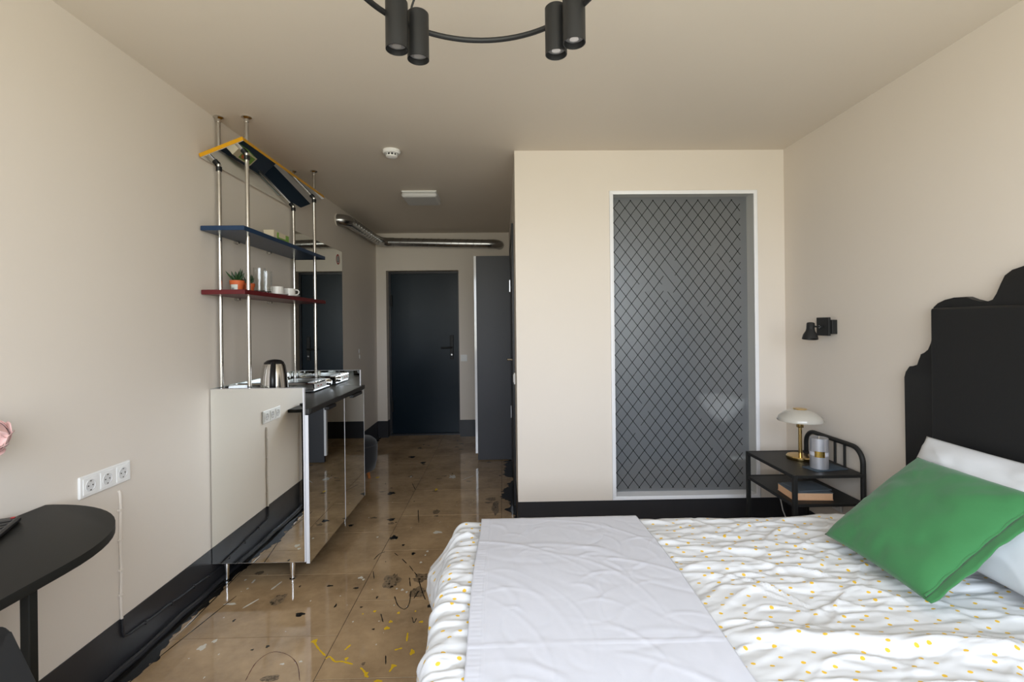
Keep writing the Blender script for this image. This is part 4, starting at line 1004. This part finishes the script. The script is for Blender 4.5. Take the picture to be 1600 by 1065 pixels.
def pillows():
    L = Vector((1.252, 1.846, 0.527)); B = Vector((1.250, 1.390, 0.527)); T = Vector((1.630, 1.850, 0.822))
    C = (B + T) / 2; e1 = L - B; e2 = T - L
    # face towards the camera: e2 x e1 points to -X / +Z
    g = thing('green_cushion', 'square green cushion leaning on the white pillow', 'cushion', (C.x, C.y, 0.52))
    mb, E1, E2, N = cushion_mesh(C, e2, e1, (e2.length) / 2, e1.length / 2, 0.066, 0.045, 3.0, pinch=0.035)
    mb.build('cover', 'cushion_green', g, angle=180)
    # flat flange along the near edge
    mb = MB(); n = 40; P = np.zeros((n, 5, 3))
    for i in range(n):
        t = -1 + 2 * i / (n - 1)
        for j in range(5):
            o = j / 4
            p = C + E1 * (t * e2.length / 2 * 1.0) - E2 * (e1.length / 2 * (1 - 0.035 * (1 - t * t)) - 0.004 + 0.034 * o * (1 - 0.5 * abs(t) ** 6)) + N * (0.004 + 0.004 * math.sin(t * 9 + 1.2 * o) * o + 0.0015 * math.sin(t * 23) * o)
            P[i, j] = p
    mb.grid(P); fl = mb.build('flange', 'cushion_green', g, angle=180)
    so = fl.modifiers.new('thick', 'SOLIDIFY'); so.thickness = 0.004
    mb = MB(); mb.tube([C + E1 * (t * e2.length / 2 * 0.97) - E2 * (e1.length / 2 * (1 - 0.035 * (1 - t * t)) - 0.006) + N * (0.010 + 0.002 * math.sin(t * 17)) for t in [-1 + 2 * i / 50 for i in range(51)]], 0.0035, 8)
    mb.build('piping', 'cushion_green', g)
    # white pillow against the headboard
    b0 = Vector((1.565, 1.575, 0.53)); t0 = Vector((1.735, 1.575, 0.875))
    C = (b0 + t0) / 2 + Vector((0, 0, 0)); up = (t0 - b0)
    p = thing('pillow', 'plump white pillow propped against the headboard behind the green cushion', 'pillow', (C.x, C.y, 0.52))
    mb, _, _, _ = cushion_mesh(C, up, Vector((0, 1, 0)), up.length / 2 + 0.01, 0.355, 0.075, 0.05, 9.0, pinch=0.03, wr=0.008)
    mb.build('pillowcase', 'pillow_white', p, angle=180)
pillows()

# ------------------------------------------------------------------ nightstand and what stands on it
def nightstand():
    x0, x1, y0, y1, zt, zs = 1.467, 1.845, 2.39, 2.872, 0.580, 0.435
    n = thing('nightstand', 'black metal nightstand with a rail at the wall side', 'nightstand', ((x0 + x1) / 2, (y0 + y1) / 2, 0))
    t = 0.021
    for y in (y0, y1 - t): box('leg', 'black_metal', (x0, x0 + t, y, y + t, 0, zt), n, 0.002)
    box('table_top', 'black_metal', (x0 + 0.004, x1 - 0.006, y0 + 0.004, y1 - 0.004, zt - 0.010, zt - 0.001), n, 0.002)
    box('lower_shelf', 'black_metal', (x0 + 0.004, x1 - 0.006, y0 + 0.004, y1 - 0.004, zs - 0.012, zs - 0.002), n, 0.002)
    for z in (zt, zs):
        box('rail', 'black_metal', (x0, x0 + t * 0.8, y0 + t, y1 - t, z - 0.018, z), n, 0.002)
        box('rail', 'black_metal', (x0 + t, x1 - 0.01, y0, y0 + t * 0.8, z - 0.016, z), n, 0.002)
        box('rail', 'black_metal', (x0 + t, x1 - 0.01, y1 - t * 0.8, y1, z - 0.016, z), n, 0.002)
    xa = x1 - 0.012; r = 0.075; za = 0.706; ya, yb = y0 + 0.012, y1 - 0.012
    pts = [(xa, ya, 0.0), (xa, ya, za - r)]
    pts += [(xa, ya + r - r * math.cos(a), za - r + r * math.sin(a)) for a in [math.pi / 2 * i / 8 for i in range(1, 9)]]
    pts += [(xa, yb - r + r * math.sin(a), za - r + r * math.cos(a)) for a in [math.pi / 2 * i / 8 for i in range(0, 9)]]
    pts += [(xa, yb, 0.0)]
    MB().tube(pts, 0.0125, 12).build('arch_rail', 'black_metal', n)
    for y in (2.534, 2.608, 2.685): MB().cyl((xa, y, zt - 0.01), (xa, y, za), 0.007, seg=10).build('spindle', 'black_metal', n)
    # lamp
    c = (1.690, 2.690, zt - 0.001)
    l = thing('table_lamp', 'brass table lamp with a milky glass mushroom shade', 'table lamp', c)
    MB().lathe([(0.0, 0.0), (0.070, 0.0), (0.072, 0.003), (0.072, 0.016), (0.068, 0.021), (0.012, 0.024), (0.0, 0.024)], c, 40).build('base', 'brass', l)
    MB().lathe([(0.0, 0.02), (0.0105, 0.02), (0.0095, 0.19), (0.0, 0.19)], c, 20).build('stem', 'brass', l)
    MB().lathe([(0.0, 0.180), (0.017, 0.180), (0.0185, 0.185), (0.0185, 0.216), (0.014, 0.220), (0.0, 0.220)], c, 24).build('lamp_holder', 'brass', l)
    MB().lathe([(0.116, 0.218), (0.118, 0.222), (0.108, 0.243), (0.085, 0.264), (0.055, 0.279), (0.036, 0.284), (0.0, 0.286), (0.0, 0.281), (0.036, 0.279), (0.054, 0.274), (0.083, 0.259), (0.105, 0.239), (0.114, 0.219), (0.116, 0.218)], c, 48).build('lamp_shade', 'milk_glass', l, angle=60)
    MB().lathe([(0.0, 0.284), (0.037, 0.283), (0.034, 0.288), (0.010, 0.291), (0.0, 0.291)], c, 28).build('shade_cap', 'brass', l)
    # napkin and candle
    mb = MB(); poly = [(1.600, 2.535), (1.795, 2.602), (1.812, 2.480), (1.622, 2.444)]
    mb.prism(poly, zt - 0.001, zt + 0.0025, 'z', 0.0008)
    k = mb.build('napkin', 'napkin'); k['label'] = 'folded slate blue napkin under the silver candle'; k['category'] = 'napkin'
    c = (1.679, 2.512, zt + 0.0025)
    cd = thing('pillar_candle', 'silver textured pillar candle with a gold label band', 'candle', c)
    R = 0.0430; prof_h = 0.160; seg = 40; rows = 40
    mb = MB(); P = np.zeros((seg + 1, rows + 1, 3))
    for i in range(seg + 1):
        for j in range(rows + 1):
            a = 2 * math.pi * i / seg; z = prof_h * j / rows
            rr = R + (0.0009 if (i + j) % 2 else -0.0009)
            P[i, j] = (c[0] + rr * math.cos(a), c[1] + rr * math.sin(a), c[2] + z)
    mb.grid(P); mb.lathe([(0.0, prof_h - 0.004), (R * 0.85, prof_h - 0.003), (R, prof_h)], c, seg); mb.lathe([(R, 0.0), (0.0, 0.0)], c, seg)
    mb.build('wax', 'silver_wax', cd)
    MB().cyl((c[0], c[1], c[2] + prof_h - 0.004), (c[0] + 0.001, c[1], c[2] + prof_h + 0.008), 0.0013, seg=6).build('wick', 'cream_paper', cd)
    MB().lathe([(R + 0.001, 0.068), (R + 0.0016, 0.068), (R + 0.0016, 0.088), (R + 0.001, 0.088)], c, 40).build('band', 'silver_band', cd)
    mb = MB(); m = 10
    for i in range(m):
        a0 = math.radians(-150 + 62 * i / m); a1 = math.radians(-150 + 62 * (i + 1) / m)
        q = lambda a, z: (c[0] + (R + 0.0026) * math.cos(a), c[1] + (R + 0.0026) * math.sin(a), c[2] + z)
        mb.quad([q(a0, 0.063), q(a1, 0.063), q(a1, 0.094), q(a0, 0.094)])
    mb.build('gold_label', 'gold_foil', cd)
    # book and magazine on the lower shelf
    b = thing('thick_book', 'thick book with peach page edges on the lower nightstand shelf', 'book', (1.605, 2.53, zs - 0.002))
    b.rotation_euler = (0, 0, 0)
    R_ = Matrix.Translation((1.605, 2.525, 0)) @ Matrix.Rotation(math.radians(-4), 4, 'Z')
    MB().box(-0.098, 0.102, -0.078, 0.078, zs + 0.0005, zs + 0.034, 0.001, R_).build('pages', 'peach_pages', b)
    MB().box(-0.100, 0.104, -0.080, 0.080, zs + 0.034, zs + 0.0365, 0.0005, R_).build('cover', 'grey_cover', b)
    MB().box(-0.100, 0.104, -0.080, 0.080, zs - 0.002, zs + 0.0005, 0.0005, R_).build('cover', 'peach_pages', b)
    R2 = Matrix.Translation((1.62, 2.545, 0)) @ Matrix.Rotation(math.radians(5), 4, 'Z')
    mg = MB().box(-0.085, 0.098, -0.075, 0.070, zs + 0.0367, zs + 0.0405, 0.001, R2).build('leaflet', 'grey_cover')
    mg['label'] = 'thin grey leaflet lying on the peach-edged book'; mg['category'] = 'leaflet'
    cb = MB().tube([(1.70, 2.90, 0.50), (1.692, 2.905, 0.40), (1.695, 2.91, 0.30), (1.715, 2.91, 0.20), (1.75, 2.90, 0.10), (1.78, 2.85, 0.008), (1.81, 2.75, 0.008)], 0.0035, 8).build('lamp_cord', 'lamp_plastic')
    cb['label'] = 'thin grey lamp cord hanging behind the nightstand'; cb['category'] = 'cord'
nightstand()

# ------------------------------------------------------------------ desk corner at the left
def desk():
    zt = 0.777
    d = thing('desk', 'black wall desk with a rounded end', 'desk', (-1.32, 1.0, 0))
    poly = [(-1.540, 0.62), (-1.540, 1.628)]
    n = 16
    for i in range(0, n + 1):
        a = math.pi / 2 * i / n
        poly.append((-1.515 + 0.418 * math.sin(a) ** 1.0, 1.205 + 0.423 * math.cos(a) ** 0.93))
    poly += [(-1.097, 0.62)]
    MB().prism(poly[::-1], zt - 0.024, zt, 'z', 0.003).build('table_top', 'desk_black', d)
    for (x, y) in ((-1.130, 1.151), (-1.515, 1.424), (-1.130, 0.68), (-1.515, 0.68)):
        box('leg', 'desk_black', (x - 0.0115, x + 0.0115, y - 0.0115, y + 0.0115, 0, zt - 0.023), d, 0.002)
    box('apron', 'desk_black', (-1.52, -1.13, 0.66, 0.70, zt - 0.09, zt - 0.023), d)
    # remote control at the frame edge
    f = thing('remote_control', 'black remote control lying on the desk by the wall', 'remote control', (-1.46, 1.39, zt))
    R_ = Matrix.Translation((-1.462, 1.398, zt)) @ Matrix.Rotation(math.radians(28), 4, 'Z')
    MB().box(-0.026, 0.026, -0.092, 0.092, 0.0005, 0.018, 0.005, R_).build('case', 'black_plastic', f)
    for q in range(5):
        MB().box(-0.016, 0.016, -0.07 + q * 0.028, -0.055 + q * 0.028, 0.0182, 0.0198, 0.0008, R_).build('button_row', 'black_satin', f)
    MB().box(0.006, 0.016, 0.072, 0.082, 0.0182, 0.0200, 0.0008, R_).build('power_button', 'sticker_red', f)
    # peony in a vase standing just outside the picture
    v = thing('flower_vase', 'pink peony in a vase on the desk', 'flower', (-1.42, 1.12, zt))
    MB().lathe([(0.0, 0.0), (0.035, 0.0), (0.042, 0.05), (0.034, 0.11), (0.022, 0.15), (0.026, 0.17), (0.023, 0.17), (0.019, 0.15), (0.0, 0.02)], (-1.42, 1.12, zt), 28).build('vase', 'milk_glass', v)
    fc = Vector((-1.468, 1.362, 1.060))
    MB().tube([(-1.42, 1.12, zt + 0.03), (-1.425, 1.15, zt + 0.17), (-1.445, 1.25, zt + 0.23), fc + Vector((0, -0.02, -0.03))], 0.0035, 8).build('stem', 'leaf', v)
    rnd = random.Random(8)
    def petal(d, R, half, m, curl):
        a = Vector((0, 0, 1)) if abs(d.z) < 0.9 else Vector((1, 0, 0))
        u = d.cross(a).normalized(); v = d.cross(u); ph = rnd.uniform(0, 6.28)
        n1, n2 = 9, 12; P = np.zeros((n1, n2 + 1, 3))
        for i in range(n1):
            t = i / (n1 - 1)
            for j in range(n2 + 1):
                b = 2 * math.pi * j / n2
                w = half * t * (1 + 0.10 * math.sin(3 * b + ph) + 0.06 * math.sin(7 * b))
                q = (d + u * math.tan(w) * math.cos(b) + v * math.tan(w) * math.sin(b)).normalized()
                P[i, j] = fc + q * (R * (1 + curl * t ** 3 * (0.6 + 0.4 * math.sin(b + ph))))
        mb = MB(); mb.grid(P); bmesh.ops.remove_doubles(mb.bm, verts=mb.bm.verts[:], dist=1e-5)
        o = mb.build('petal', m, v_, angle=180)
        sm = o.modifiers.new('thick', 'SOLIDIFY'); sm.thickness = 0.0012
    v_ = v
    for (n, R, half, m, curl) in ((9, 0.030, 0.75, 'cream_petal', 0.25), (16, 0.044, 0.60, 'pink_petal', 0.20), (26, 0.054, 0.46, 'pink_petal', 0.22)):
        for k in range(n):
            z = 1 - 2 * (k + 0.5) / n; a = k * 2.39996 + rnd.uniform(-0.2, 0.2); rr = math.sqrt(max(0, 1 - z * z))
            petal(Vector((rr * math.cos(a), rr * math.sin(a), z)), R * rnd.uniform(0.94, 1.08), half * rnd.uniform(0.85, 1.1), m, curl)
desk()

def chair():
    c = thing('desk_chair', 'black chair with a slanted backrest at the desk front', 'chair', (-0.70, 0.66, 0))
    # backrest: rounded slab that leans back towards the desk
    t = 0.022; lean = math.atan2(0.17, 0.36)
    M = Matrix.Translation((-0.775, 0.665, 0.425)) @ Matrix.Rotation(-lean, 4, 'Y')
    h = 0.425; w = 0.255; r = 0.025; poly = [(-w, 0.0)]
    for i in range(7):
        a = math.pi / 2 * i / 6; poly.append((-w + r - r * math.cos(a), h - r + r * math.sin(a)))
    for i in range(7):
        a = math.pi / 2 * i / 6; poly.append((w - r + r * math.sin(a), h - r + r * math.cos(a)))
    poly.append((w, 0.0))
    mb = MB(); mb.prism(poly, -t / 2, t / 2, 'x', 0.004)
    bmesh.ops.transform(mb.bm, matrix=M, verts=mb.bm.verts[:])
    mb.build('backrest', 'black_satin', c)
    box('seat', 'black_satin', (-0.80, -0.38, 0.43, 0.90, 0.425, 0.450), c, 0.008)
    for (x, y, dx, dy) in ((-0.76, 0.47, -0.03, -0.02), (-0.76, 0.86, -0.03, 0.02), (-0.42, 0.47, 0.03, -0.02), (-0.42, 0.86, 0.03, 0.02)):
        MB().tube([(x, y, 0.428), (x + dx, y + dy, 0.0)], [0.016, 0.011], 12).build('leg', 'black_metal', c)
chair()
